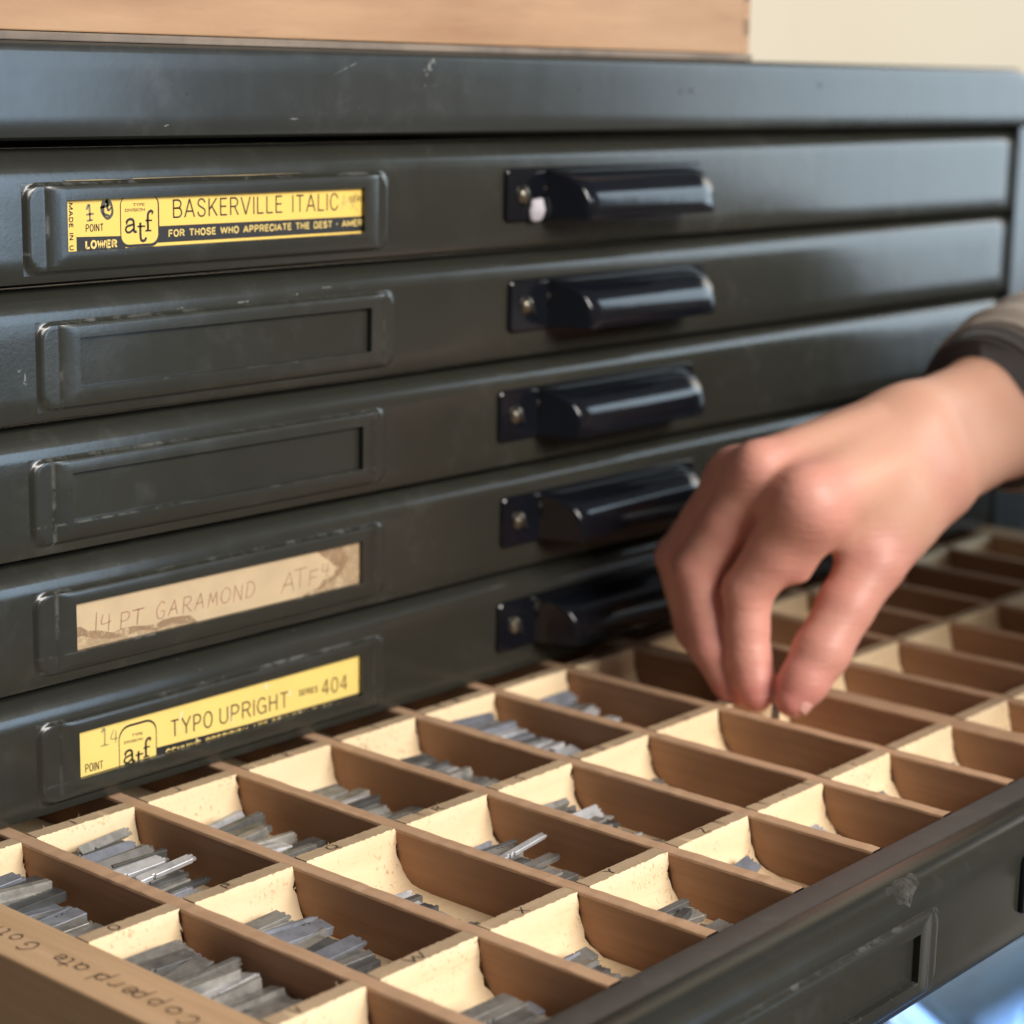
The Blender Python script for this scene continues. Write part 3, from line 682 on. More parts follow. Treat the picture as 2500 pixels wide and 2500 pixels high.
# arch of the badge
def arch(x0, x1, zb, zt_, r, y, m):
    p = [(x1, y, zb)] + [(x1 - r + r * math.cos(RAD(a)), y, zt_ - r + r * math.sin(RAD(a))) for a in range(0, 91, 15)] + [(x0 + r + r * math.cos(RAD(a)), y, zt_ - r + r * math.sin(RAD(a))) for a in range(90, 181, 15)] + [(x0, y, zb)]
    b5.poly(p[::-1], m)
arch(4.664, 5.040, -4.25, -3.855, .105, -.0101, 0); arch(4.672, 5.030, -4.25, -3.874, .095, -.0103, 1)
b5.obj('badge', [INK, YELLOW2], c5)
b5 = MB(); b5.poly([(5.036, -.0100, -4.25), (5.036, -.0100, -4.108), (5.99, -.0100, -4.135), (7.40, -.0100, -4.150), (7.40, -.0100, -4.25)][::-1]); b5.obj('printed_band', INK, c5)
kw = MB(); put_sans(kw, 'GENUINE PRECISION ATF FOUNDRY TYPE', 5.13, 6.95, -4.200, -4.148, YT - .0003, .0125, dz=-.020); kw.obj('reversed_lettering', INKY, c5)
sp = MB(); ribbon(sp, [(4.50, -3.86), (4.53, -3.835), (4.53, -3.965)], .022, f_); ribbon(sp, [(4.49, -3.965), (4.57, -3.968)], .014, f_); ribbon(sp, [(4.62, -3.86), (4.59, -3.93), (4.66, -3.935)], .013, f_); ribbon(sp, [(4.64, -3.87), (4.635, -3.97)], .013, f_)
sp.obj('stamped_number', plain('very_faded_stamp', (0.42, 0.35, 0.13), .6, var=.4, nscale=300), c5)
RUB = plain('rubbed_card', (0.80, 0.70, 0.42), .7)
for (bx, bz, r, sx, sz, an) in [(5.83, -4.07, .07, .12, 1.0, .1), (5.80, -3.99, .05, .2, 1, -.2), (5.29, -3.90, .05, .25, 1, -.35), (6.46, -3.97, .03, .7, 1, 0), (6.2, -3.85, .04, .5, 1, .4), (6.35, -4.17, .03, .4, 1, 0), (5.27, -4.0, .03, .2, 1.3, 0), (6.58, -4.17, .025, .4, 1, .5), (5.45, -4.14, .02, .5, 1, 0)]:
    sp = MB(); blotch(sp, bx, bz, r, -.0110, sx=sx, sz=sz, ang=an); sp.obj('rubbed_spot', RUB, c5)

# ================================================================== OPEN TRAY
OD = drawers[5]
ZT = -4.42; ZF = -4.835
PX0, PP, TD, TB = 2.5101, 1.04501, 0.1382, 0.1441
YR = [-0.2715, -2.0402, -3.8114]
YLIP = -4.905
def dxl(i): return PX0 + i * PP
def dthk(i): return TD * (1.85 if i == 8 else 1.0)
NDIV = 15
LBX0, LBX1 = 2.30, 2.795
RBX0, RBX1 = 18.20, 18.70
def cell(i):            # compartment i: right of divider i (0 = right of the side board)
    a = LBX1 if i == 0 else dxl(i) + dthk(i)
    b = dxl(i + 1) if i < NDIV - 1 else RBX0
    return a, b
# dividers
dv = None
for i in range(1, NDIV):
    mb = MB(); a, b = dxl(i), dxl(i) + dthk(i)
    ys = [5.0, 0.4] + [0.4 - (0.4 - YLIP) * j / 60 for j in range(1, 61)]
    rg = random.Random(100 + i)
    rows = []
    for y in ys:
        e1, e2, e3 = rg.uniform(-.004, .004), rg.uniform(-.004, .004), rg.uniform(-.003, .003)
        rows.append([(a, y, ZF - .03), (a, y, ZT - .02), (a + .006 + e1 * .5, y, ZT - .004 + e3), (a + .016, y, ZT + e3), (b - .016, y, ZT + e3), (b - .006 + e2 * .5, y, ZT - .004 + e3), (b, y, ZT - .02), (b, y, ZF - .03)])
    k = 8; V = [p for r in rows for p in r]; F = []; MI = []
    for r in range(len(rows) - 1):
        for j in range(k - 1):
            F.append((r * k + j, r * k + j + 1, (r + 1) * k + j + 1, (r + 1) * k + j)); MI.append(1 if 1 <= j <= 5 else 0)
    mb.v, mb.f, mb.m = V, F, MI
    mb.obj('divider', [CHERRY, CHERRY_TOP], OD)
# cross bars with the hollowed fronts
CURVE = [(0, 0), (-.003, -.02), (-.012, -.09), (-.022, -.14), (-.036, -.20), (-.056, -.26), (-.085, -.31), (-.125, -.352), (-.18, -.383), (-.26, -.402), (-.36, -.410), (-.50, -.412)]
MARKS = {(0, 1): 'I', (0, 2): 'J', (0, 3): 'K', (0, 4): 'L', (0, 5): 'M', (0, 6): 'N',
         (1, 0): 'O', (1, 1): 'P', (1, 2): 'Q', (1, 3): 'R', (1, 4): 'S', (1, 5): 'T', (1, 6): 'U',
         (2, 0): 'V', (2, 1): 'W', (2, 2): 'X', (2, 3): 'Y', (2, 4): 'Z', (2, 5): '.', (2, 6): "'"}
MPOS = {(0, 1): (4.045, .05), (0, 2): (5.05, .06), (1, 0): (3.015, .075), (1, 1): (4.0, .075), (1, 2): (5.01, .10), (1, 3): (6.14, .09), (1, 4): (7.125, .07), (1, 5): (8.17, .085),
        (2, 0): (2.99, .075), (2, 1): (3.99, .165), (2, 2): (5.08, .09), (2, 3): (6.055, .08), (2, 4): (7.185, .085), (2, 5): (8.29, .05), (2, 6): (9.32, .07)}
fz_ = lambda a, b: (a, b, ZT + 0.0042)
for r in range(3):
    for i in range(0, NDIV):
        a, b = cell(i); a -= .002; b += .002
        if i >= 11 and r == 0: pass
        rg = random.Random(500 + r * 40 + i); yf = YR[r]; mb = MB()
        n = 36; rows = []
        for j in range(n + 1):
            x_ = a + (b - a) * j / n; end = j in (0, n)
            jt = rg.gauss(-.002, .0045)
            row = [(x_, yf + TB, ZF - .02), (x_, yf + TB, ZT - .015), (x_, yf + TB - .012 + rg.uniform(-.005, .004), ZT + rg.uniform(0, .003)), (x_, yf + .012 + jt, ZT + rg.uniform(-.001, .002))]
            for q, (dy, dz) in enumerate(CURVE[1:]):
                xx = x_
                if j == n: xx = b - abs(rg.gauss(0, .012)) - (rg.random() < .3) * rg.uniform(0.0, .03)
                row.append((xx, yf + dy + rg.uniform(-.003, .003), ZT + dz))
            rows.append(row)
        for q in range(2):                                # splinters left by the saw
            xx = rg.uniform(a + .04, b - .02); ln = rg.uniform(.02, .05); yy = yf + (TB if rg.random() < .5 else 0)
            mb.add([(xx, yy - .003, ZT - .004), (xx + .007, yy + .003, ZT - .004), (xx + rg.uniform(-.03, .03), yy + rg.uniform(-.02, .02), ZT + ln * .6)], [(0, 1, 2)])
        for q in range(3):
            t_ = rg.randrange(2, 8); dy, dz = CURVE[t_]
            mb.add([(b - .004, yf + dy, ZT + dz), (b - .004, yf + dy - .006, ZT + dz - .016), (b - rg.uniform(.02, .045), yf + dy - rg.uniform(.015, .035), ZT + dz - rg.uniform(0, .02))], [(0, 1, 2)])
        nsp = len(mb.f)
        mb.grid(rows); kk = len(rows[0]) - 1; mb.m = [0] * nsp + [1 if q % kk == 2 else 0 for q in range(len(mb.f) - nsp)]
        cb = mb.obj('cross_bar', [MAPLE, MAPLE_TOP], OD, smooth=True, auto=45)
        if (r, i) in MARKS:
            ch = MARKS[(r, i)]
            x0, wd = MPOS.get((r, i), (a + .45, .07))
            lm = MB(); pen(lm, ch, x0, yf + .028, wd, .085, .0105, fz_)
            lm.obj('lettering', PENCIL, cb, org=tuple(OD['org']))
        # torn fibres along the saw cuts
# floor of the case
mb = MB(); mb.poly([(LBX1 - .05, 5.0, ZF + .003), (RBX0 + .05, 5.0, ZF + .003), (RBX0 + .05, YLIP - .05, ZF + .003), (LBX1 - .05, YLIP - .05, ZF + .003)][::-1])
mb.box(LBX1 - .05, RBX0 + .05, YLIP - .05, 5.0, ZF - .14, ZF - .01)
mb.obj('tray_floor', MAPLE, OD)
# side boards
for a, b in ((LBX0, LBX1), (RBX0, RBX1)):
    mb = MB(); mb.box(a, b, YLIP + .002, 5.0, -5.30, ZT)
    sb = mb.obj('side_board', [SIDEW], OD, bevel=.018)
    if a < 5:
        wr = MB(); fn = lambda s_, t_: (2.565 - t_, s_, ZT + 0.0042)     # reads away from the viewer, heads to the left
        ys_ = [-3.44, -3.27, -3.10, -2.945, -2.86, -2.72, -2.585, -2.50, -2.37, -2.25]
        for ch, y0 in zip('Copperplate'[:10], ys_): pen(wr, ch, y0, 0.0, .125 if ch != 'l' else .06, .135, .011, fn, 0, .05)
        pen(wr, 'e', -2.15, 0.0, .11, .12, .011, fn)
        for ch, y0 in zip('gothic', [-1.87, -1.68, -1.56, -1.45, -1.33, -1.24]): pen(wr, ch, y0, 0.0, .13 if ch == 'g' else .10, .14, .011, fn)
        wr.obj('handwriting', PENCIL, sb, org=tuple(OD['org']))
# front rail (worn) behind the steel front
mb = MB(); 
n = 50; rows = []
for j in range(n + 1):
    x_ = XL + .03 + (XR - XL - .06) * j / n
    rows.append([(x_, YLIP, -5.3), (x_, YLIP, ZT - .03), (x_, YLIP - .012, ZT - .006), (x_, YLIP - .04, ZT), (x_, -5.245, ZT - .004), (x_, -5.268, ZT - .02), (x_, -5.275, ZT - .06), (x_, -5.275, -5.2)])
mb.grid(rows); mb.obj('front_rail', LIP, OD, smooth=True, auto=50)
# dried smear on the rolled edge of the open drawer
sm_ = MB(); rg = random.Random(3)
Rr = []
for j in range(9):
    x_ = 7.12 + .42 * j / 8; lo = 24 + rg.uniform(-10, 10) + (14 if j > 5 else 0); hi = 74 + rg.uniform(-6, 4)
    if j in (0, 8): lo = hi - 12
    Rr.append([(x_ + rg.uniform(-.02, .02), -5.5 + 0.215 - 0.218 * math.cos(RAD(lo + (hi - lo) * q / 4)), OD['org'][2] + .985 - .215 + .208 * math.sin(RAD(lo + (hi - lo) * q / 4))) for q in range(5)])
sm_.grid(Rr); sm_.obj('dried_smear', ragged(plain('dried_smear', (0.066, 0.062, 0.050), .8, var=.35, nscale=260), 150, .36, .58), OD)

# ================================================================== METAL TYPE
def sort_mesh(th_, hgt, L=0.60, seed=0):
    """one piece of type lying on its side along x: broad side up, nicks on the narrow side, the raised letter at its head"""
    rg = random.Random(seed); mb = MB()
    xs = [-L / 2, -L / 2 + .008]
    nk = []
    for q in range(1 + seed % 2):
        c = -L / 2 + .12 + q * .05; nk.append((c, c + .026)); xs += [c, c + .003, c + .023, c + .026]
    xs += [L / 2 - .050, L / 2 - .046]
    rows = []
    for x_ in xs:
        front = -hgt / 2
        if any(a < x_ < b for a, b in nk): front += .016
        e = .004 if x_ in (xs[0], xs[-1]) else 0
        b_ = .004; t = th_ / 2 - e; r = hgt / 2 - e
        rows.append([(x_, front + e, -t + b_), (x_, front + e + b_, -t), (x_, r - b_, -t), (x_, r, -t + b_), (x_, r, t - b_), (x_, r - b_, t), (x_, front + e + b_, t), (x_, front + e, t - b_)])
    mb.grid(rows, closed=True); mb.poly(rows[0]); mb.poly(rows[-1][::-1])
    y = -hgt * .42                                     # the letter in relief
    while y < hgt * .30:
        w_ = rg.uniform(.012, .03); d_ = rg.uniform(.018, .040)
        mb.box(L / 2 - .047, L / 2 - .047 + d_, y, y + w_, -th_ * rg.uniform(.2, .38), th_ * rg.uniform(.2, .38)); y += w_ + rg.uniform(.006, .02)
    return mb
VAR = {}
DIM = [(.040, .075), (.048, .115), (.058, .12), (.07, .135), (.042, .10), (.075, .12), (.055, .145), (.034, .055)]
for q, (t_, h__) in enumerate(DIM):
    for nm, mt in (('dull', TYPE_DULL), ('bright', TYPE_BRIGHT), ('blue', TYPE_BLUE)):
        mb = sort_mesh(t_, h__, .545 + .014 * (q % 4), q); VAR[(q, nm)] = mesh_data('type_sort', mb.v, mb.f, mt)
def zfl(t):
    for (y0, z0), (y1, z1) in zip(CURVE, CURVE[1:]):
        if -y0 <= t <= -y1: return ZT + z0 + (z1 - z0) * (t + y0) / (y0 - y1) if y0 != y1 else ZT + z0
    return ZF + .005
NT = 0
def place_sort(pos, rot, q, nm, label, group):
    global NT
    o = bpy.data.objects.new('type_sort', VAR[(q, nm)]); COL.objects.link(o)
    o.location = Vector(pos) * S; o.rotation_euler = rot
    tag(o, label, 'type sort', group); NT += 1
    return o
def pile(r, i, spec, seed, where, dx=0.0, blue=0.12, sizes=(1, 2, 3, 4, 5, 6)):
    """spec: (t_start, t_end, lift_start, lift_end): a sloping heap; t = distance in front of the bar"""
    rg = random.Random(seed); a, b = cell(i); mid = (a + b) / 2; yf = YR[r]
    lab = 'grey metal type sort lying in the compartment ' + where
    grp = 'type sorts in the compartment ' + where
    t0, t1, l0, l1 = spec
    lift = lambda t: l0 + (l1 - l0) * (t - t0) / max(.01, t1 - t0)
    top = lambda t: zfl(max(0.02, t)) + lift(t)
    layer = 0
    while layer < 3:
        t = t0 + layer * .05
        while t < t1:
            q = rg.choice(sizes); th_, hg = DIM[q]
            tm = t + hg * .4
            if layer and lift(tm) < .085 * layer + .02: break
            sl = min(math.atan2(top(tm - .06) - top(tm + .06), .12), RAD(64))
            ln = th_ / 2 + .004 - layer * .085
            x = min(max(mid + dx + rg.gauss(-.02, .065), a + .30), b - .30)
            pos = (x, yf - tm - math.sin(sl) * ln, top(tm) + math.cos(sl) * ln)
            u_ = rg.random(); nm = 'blue' if u_ < blue else ('bright' if u_ > .90 else 'dull')
            place_sort(pos, (sl + rg.gauss(-.12, .13) + rg.choice((0, 0, 0, RAD(90)) if layer == 0 else (0,)), rg.gauss(0, .035), rg.gauss(0, .045) + (rg.uniform(-.3, .3) if rg.random() < .07 else 0) + rg.choice((0, 0, math.pi))), q, nm, lab, grp)
            t += hg * (rg.uniform(.55, .98) if layer == 0 else 1.7)
        layer += 1
THIN = (0, 4, 7, 1); WIDE = (3, 6, 5, 2)
pile(0, 0, (0.18, 1.50, 0.218, 0.040), 1, 'against the side board in the back row', blue=.3)
pile(0, 1, (0.10, 1.45, 0.218, 0.030), 2, 'behind the bar lettered P', .02, .15, THIN)
pile(0, 2, (.30, 1.35, .16, .02), 3, 'behind the bar lettered Q', .02)
pile(0, 3, (.32, 1.4, .15, .02), 4, 'behind the bar lettered R', .02)
pile(0, 4, (.32, 1.35, .15, .02), 5, 'behind the bar lettered S')
pile(0, 5, (0.12, 1.40, 0.218, 0.030), 6, 'behind the bar lettered T', .0, .45, WIDE)
pile(0, 6, (0.12, 1.25, 0.166, 0.010), 7, 'behind the bar just left of the hand', .0, .45)
pile(1, 0, (0.18, 1.50, 0.230, 0.060), 8, 'lettered O', .02, .15, WIDE)
pile(1, 1, (0.18, 1.45, 0.154, 0.015), 9, 'lettered P', -.05, .15, WIDE + (0, 7))
pile(1, 2, (.50, 1.3, .05, .0), 10, 'lettered Q', -.13, .1, (2, 5))
pile(1, 3, (.40, 1.45, .15, .02), 11, 'lettered R', -.06)
pile(1, 4, (.12, 1.5, .13, .02), 12, 'lettered S', -.06, .12, (0, 1, 4, 2, 7))
pile(1, 5, (.22, .8, .09, .0), 13, 'lettered T', -.10, .4, THIN)
pile(1, 6, (.22, .5, .09, .0), 14, 'just right of the one lettered T', -.06)
pile(2, 0, (.2, .95, .14, .05), 15, 'in the front row beside the side board')
pile(2, 1, (.46, 1.02, .18, .12), 16, 'lettered W', .0, .1, WIDE)
pile(2, 2, (.28, .95, .10, .03), 17, 'lettered X', -.12, .1, WIDE)
pile(2, 3, (.30, .98, .14, .05), 18, 'lettered Y', -.08)
pile(2, 4, (.17, .5, .11, .0), 19, 'lettered Z', -.16, .9)
pile(2, 5, (.14, .44, .13, .0), 20, 'marked with a dot', -.15, .9)
pile(2, 6, (.12, .42, .13, .0), 21, 'marked with a comma', -.15, .9)
pile(2, 7, (.12, .3, .10, .0), 22, 'right of the one marked with a comma', -.05, 1.0)
# pieces that catch the light, each placed by itself
def lone(r, i, t, lift, q, nm, label, yaw=0.0, roll=0.0, pitch=None, dx=0.0):
    a, b = cell(i); z = zfl(t); sl = math.atan2(zfl(max(0, t - .06)) - zfl(t + .06), .12); sl = min(sl, RAD(62)) if pitch is None else pitch
    place_sort(((a + b) / 2 + dx, YR[r] - t - math.sin(sl) * lift * .9, z + math.cos(sl) * lift), (sl, roll, yaw), q, nm, label, None)
lone(0, 1, .18, 0.258, 6, 'blue', 'wide grey sort high on the back slope behind bar P', .05, .02, RAD(38), -.06)
lone(0, 1, .34, 0.265, 3, 'dull', 'broad tan-tinted sort near the top of the pile behind bar P', .02, .0, RAD(34), -.02)
lone(0, 1, .56, 0.235, 4, 'bright', 'bright silvery sort behind bar P, upper of two lying across the pile', .03, .0, RAD(18), -.04)
lone(0, 1, .72, 0.224, 0, 'bright', 'thin bright sort sticking out over the pile behind bar P', .0, -.07, RAD(14), .12)
lone(0, 2, .24, 0.085, 3, 'bright', 'pale worn sort leaning on the back slope behind bar Q', .08, .05, RAD(52), -.12)
lone(0, 3, .26, 0.076, 3, 'blue', 'pale bluish sort leaning on the back slope behind bar R', .05, .03, RAD(46), -.13)
lone(0, 4, .26, 0.076, 3, 'blue', 'pale bluish sort leaning on the back slope behind bar S', .05, .03, RAD(46), -.12)
lone(0, 5, 1.05, 0.136, 6, 'bright', 'pale flat sort on the pile behind bar T', .1, .0, RAD(18), .1)
lone(0, 6, .5, 0.190, 4, 'bright', 'small bright sort on the pile left of the hand', .1, .0, RAD(20), .0)
lone(1, 2, .40, 0.152, 6, 'bright', 'pale worn sort leaning high in the compartment lettered Q', .05, .04, RAD(50), -.12)
lone(1, 3, .18, 0.085, 6, 'blue', 'bluish grey sort topmost against the back slope of compartment R', .04, -.02, RAD(60), .0)
lone(1, 3, .33, 0.085, 6, 'bright', 'pale silvery sort second from the back slope of compartment R', .04, -.02, RAD(42), .04)
lone(1, 3, .62, 0.247, 7, 'bright', 'thin bright sort sticking up above the others in compartment R', -.02, -.13, RAD(10), .10)
lone(1, 4, .34, 0.200, 6, 'bright', 'white square-ended sort on top of the pile in compartment S', .05, .02, RAD(42), .02)
lone(1, 5, .44, 0.085, 7, 'bright', 'thin bright sort in the compartment lettered T', .02, -.03, RAD(30), -.05)
lone(1, 0, .22, 0.279, 0, 'bright', 'thin pale sort at the back of the pile in compartment O', .05, .0, RAD(35), -.1)
lone(1, 1, .80, 0.143, 2, 'blue', 'light grey sort in the middle of the pile in compartment P', .06, .0, RAD(14), .05)
lone(2, 1, .38, 0.116, 6, 'bright', 'brilliant white sort leaning at the back of compartment W', .06, .0, RAD(40), -.06)
lone(2, 2, .24, 0.152, 6, 'blue', 'pale sort leaning on the back slope of compartment X', .05, .02, RAD(50), -.14)
lone(2, 3, .24, 0.152, 5, 'bright', 'pale sort leaning on the back slope of compartment Y', .05, .05, RAD(52), -.17)

# ================================================================== WOODEN BOX ON TOP
wb = thing('wooden_box', 'pale finger-jointed wooden box standing on the cabinet top', 'box', (6, 3, 1.312))
mb = MB(); mb.box(-3.0, 12.94, 0.03, 6.0, 1.312, 1.372); mb.obj('base_board', BASEW, wb, bevel=.01)
mb = MB(); mb.box(-3.0, 12.78, 0.045, 0.40, 1.378, 5.2); mb.obj('front_board', BOXW, wb, bevel=.012)
mb = MB()
z = 1.378
while z < 5.2:                                    # finger joints of the right corner
    mb.box(12.783, 12.90, 0.047, 0.40, z, z + .17); z += .34
mb.obj('joint_fingers', BOXW, wb, bevel=.008)
mb = MB(); z = 1.378 + .175
mb.box(12.60, 12.895, 0.41, 5.9, 1.378, 5.2)
while z < 5.2:
    mb.box(12.783, 12.895, 0.05, 0.40, z, z + .16); z += .34
mb.obj('end_board', ENDGRAIN, wb)

# ================================================================== PERSON
def surface_nets(F, org, h):
    """smooth mesh of the zero level of a sampled distance field (negative inside)"""
    I = F < 0
    nx, ny, nz = F.shape
    s = np.zeros((nx - 1, ny - 1, nz - 1), int)
    for a in (0, 1):
        for b in (0, 1):
            for c in (0, 1): s += I[a:nx - 1 + a, b:ny - 1 + b, c:nz - 1 + c]
    act = (s > 0) & (s < 8)
    idx = -np.ones(act.shape, int); cells = np.argwhere(act); idx[act] = np.arange(len(cells))
    acc = np.zeros((len(cells), 3)); cnt = np.zeros(len(cells))
    cor = [(a, b, c) for a in (0, 1) for b in (0, 1) for c in (0, 1)]
    val = {k: F[cells[:, 0] + k[0], cells[:, 1] + k[1], cells[:, 2] + k[2]] for k in cor}
    for p in cor:
        for ax in range(3):
            if p[ax]: continue
            q = list(p); q[ax] = 1; q = tuple(q)
            v0, v1 = val[p], val[q]; x = (v0 < 0) != (v1 < 0)
            t = np.where(x, v0 / np.where(x, v0 - v1, 1), 0)
            pt = np.tile(np.array(p, float), (len(cells), 1)); pt[:, ax] += t
            acc[x] += pt[x]; cnt[x] += 1
    V = (cells + acc / cnt[:, None]) * h + org
    Q = []
    for ax in range(3):
        sl0 = [slice(1, -1)] * 3; sl1 = [slice(1, -1)] * 3
        sl0[ax] = slice(0, -1); sl1[ax] = slice(1, None)
        A, B = I[tuple(sl0)], I[tuple(sl1)]
        for flip, mask in ((False, A & ~B), (True, ~A & B)):
            P = np.argwhere(mask)
            if not len(P): continue
            P = P + np.array([0 if k == ax else 1 for k in range(3)])
            u, v = [(1, 2), (2, 0), (0, 1)][ax]
            def g(du, dv):
                R = P.copy(); R[:, u] += du; R[:, v] += dv; return idx[R[:, 0], R[:, 1], R[:, 2]]
            q = np.stack([g(-1, -1), g(0, -1), g(0, 0), g(-1, 0)], 1)
            Q.append(q[:, ::-1] if flip else q)
    Q = np.concatenate(Q); Q = Q[(Q >= 0).all(1)]
    return V, Q

def cone_d(P, a, b):
    pa, ra = np.array(a[:3]), a[3]; pb, rb = np.array(b[:3]), b[3]
    d = pb - pa; t = np.clip(((P - pa) @ d) / (d @ d), 0, 1)
    return np.linalg.norm(P - pa - t[..., None] * d, axis=-1) - (ra + (rb - ra) * t)
def smin(a, b, k):
    h = np.maximum(k - np.abs(a - b), 0) / k
    return np.minimum(a, b) - h * h * k * 0.25
HAND = dict(
 fore_a=[(16.4, -2.55, -1.62, .60), (13.603, -2.532, -1.96, .47), (11.99, -2.55, -2.07, .40)],
 fore_b=[(16.12, -2.865, -1.971, .56), (13.535, -2.767, -2.236, .42), (12.149, -2.791, -2.441, .40)],
 thumb=[(11.987, -2.79, -2.536, .40), (11.159, -2.741, -3.174, .30), (10.823, -2.701, -3.526, .258), (10.533, -2.643, -3.902, .258), (10.347, -2.591, -4.162, .222), (10.237, -2.558, -4.31, .165)],
 index=[(10.468, -2.447, -2.571, .34), (10.40, -2.20, -3.02, .270), (10.301, -1.978, -3.409, .232), (10.25, -2.02, -3.75, .202), (10.217, -2.076, -4.01, .203), (10.19, -2.15, -4.20, .185), (10.175, -2.211, -4.333, .150)],
 idxpad=[(10.568, -2.529, -2.708, .22), (10.527, -2.321, -3.178, .155)],
 middle=[(10.485, -1.933, -2.378, .29), (10.35, -1.68, -2.86, .236), (10.224, -1.46, -3.302, .226), (10.215, -1.568, -3.662, .205), (10.17, -1.698, -3.98, .198), (10.17, -1.932, -4.361, .145)],
 ring=[(10.66, -1.541, -2.476, .265), (10.56, -1.28, -2.90, .212), (10.475, -1.04, -3.282, .200), (10.479, -1.269, -3.967, .172), (10.458, -1.587, -4.298, .135)],
 pinky=[(10.987, -1.343, -2.628, .235), (10.962, -.972, -3.261, .172), (10.941, -1.124, -3.799, .150), (10.847, -1.35, -4.104, .120)])
PALM = [[(11.996, -2.715, -2.275, .40), (10.468, -2.447, -2.571, .35)], [(12.007, -2.586, -2.079, .40), (10.485, -1.933, -2.378, .31)],
        [(12.141, -2.508, -2.085, .38), (10.66, -1.541, -2.476, .265)], [(12.348, -2.459, -2.155, .36), (10.987, -1.343, -2.628, .235)],
        [(11.553, -2.718, -2.661, .36), (10.877, -2.533, -2.819, .19)], [(11.60, -2.30, -2.62, .34), (10.80, -1.75, -2.78, .24)]]
KNUCK = [(10.36, -2.480, -2.415, .10), (10.365, -1.965, -2.235, .10), (10.515, -1.610, -2.33, .095)]
TEND = [[(11.433, -2.601, -2.118, .06), (10.31, -2.50, -2.41, .065)], [(11.503, -2.459, -1.915, .06), (10.34, -1.979, -2.215, .065)]]
def hand_field(P):
    palm = None
    for ch in PALM + [HAND['fore_a'][:2], HAND['fore_a'][1:], HAND['fore_b'][:2], HAND['fore_b'][1:]]:
        d = cone_d(P, ch[0], ch[1]); palm = d if palm is None else smin(palm, d, .19)
    for k in KNUCK:
        palm = smin(palm, np.linalg.norm(P - np.array(k[:3]), axis=-1) - k[3], .20)
    for t in TEND: palm = smin(palm, cone_d(P, *t), .16)
    th = None
    T = HAND['thumb']
    for a, b in zip(T, T[1:]):
        d = cone_d(P, a, b); th = d if th is None else smin(th, d, .06)
    fing = None
    for nm in ('index', 'middle', 'ring', 'pinky'):
        L = HAND[nm]; f = None
        for a, b in zip(L, L[1:]):
            d = cone_d(P, a, b); f = d if f is None else smin(f, d, .05)
        fing = f if fing is None else smin(fing, f, .035)
    palm = smin(palm, cone_d(P, *HAND['idxpad']), .18)
    out = smin(palm, th, .26)
    return smin(out, fing, .10)
h_ = 0.026
lo = np.array([9.75, -3.55, -4.75]); hi = np.array([16.9, -.55, -1.0])
n_ = np.ceil((hi - lo) / h_).astype(int)
gx, gy, gz = [lo[k] + h_ * np.arange(n_[k]) for k in range(3)]
Fv = np.empty(tuple(n_), np.float32)
for s0 in range(0, n_[0], 24):
    s1 = min(n_[0], s0 + 24)
    X, Y, Z = np.meshgrid(gx[s0:s1], gy, gz, indexing='ij')
    Fv[s0:s1] = hand_field(np.stack([X, Y, Z], -1))
Fv[-2:] = 1
HV, HQ = surface_nets(Fv, lo, h_)
person = thing('person', 'person in a taupe sleeve with a dark cuff, bare hand picking from the open tray', 'person', (20.5, -7, -21.9))
m_, nt_, p_ = new_mat('skin')
at_ = nd(nt_, 'ShaderNodeAttribute'); at_.attribute_name = 'flush'
vv = coords(nt_, (1, 1, 1), False)
n1 = noise(nt_, vv, 60, 4); n2 = noise(nt_, vv, 420, 4, .6)
c = mixc(nt_, n1, (0.75, 0.40, 0.28), (0.80, 0.465, 0.34))
c = mixc(nt_, at_.outputs['Fac'], c, (0.70, 0.265, 0.235))
c = mixc(nt_, ramp(nt_, n2, [(.55, 0.0), (.75, .25)]), c, (0.60, 0.30, 0.215))
nt_.links.new(c, p_.inputs['Base Color']); p_.inputs['Roughness'].default_value = .48
p_.inputs['Subsurface Weight'].default_value = .22; p_.inputs['Subsurface Radius'].default_value = (.010, .004, .002); p_.inputs['Subsurface Scale'].default_value = .5
wr_ = noise(nt_, coords(nt_, (90, 90, 620), False), 1.0, 3, .6)
wm_ = nd(nt_, 'ShaderNodeMath', operation='MULTIPLY'); nt_.links.new(wr_, wm_.inputs[0]); nt_.links.new(at_.outputs['Fac'], wm_.inputs[1])
b_ = bump(nt_, n2, .22, .0005); nt_.links.new(bump(nt_, wm_.outputs[0], .55, .0012, b_), p_.inputs['Normal'])
body = obj('body', [tuple(v) for v in HV], [tuple(int(t) for t in q) for q in HQ], m_, person, smooth=True)
sm = body.modifiers.new('smooth', 'SMOOTH'); sm.factor = .5; sm.iterations = 4
fl = np.zeros(len(HV))
for nm in ('index', 'middle', 'ring', 'pinky', 'thumb'):
    L = HAND[nm]
    for (x, y, z, r), wgt in [(L[-1], .9), (L[-2], .7)] + [(p, .55) for p in L[:-2]]:
        fl = np.maximum(fl, wgt * np.exp(-np.maximum(0, np.linalg.norm(HV - np.array([x, y, z]), axis=1) - r) ** 2 / .03))
for x, y, z, r in KNUCK: fl = np.maximum(fl, .75 * np.exp(-np.linalg.norm(HV - np.array([x, y, z]), axis=1) ** 2 / .045))
fl *= np.clip((12.6 - HV[:, 0]) / 1.2, 0, 1)
A_ = body.data.attributes.new('flush', 'FLOAT', 'POINT'); A_.data.foreach_set('value', fl.astype(np.float32))

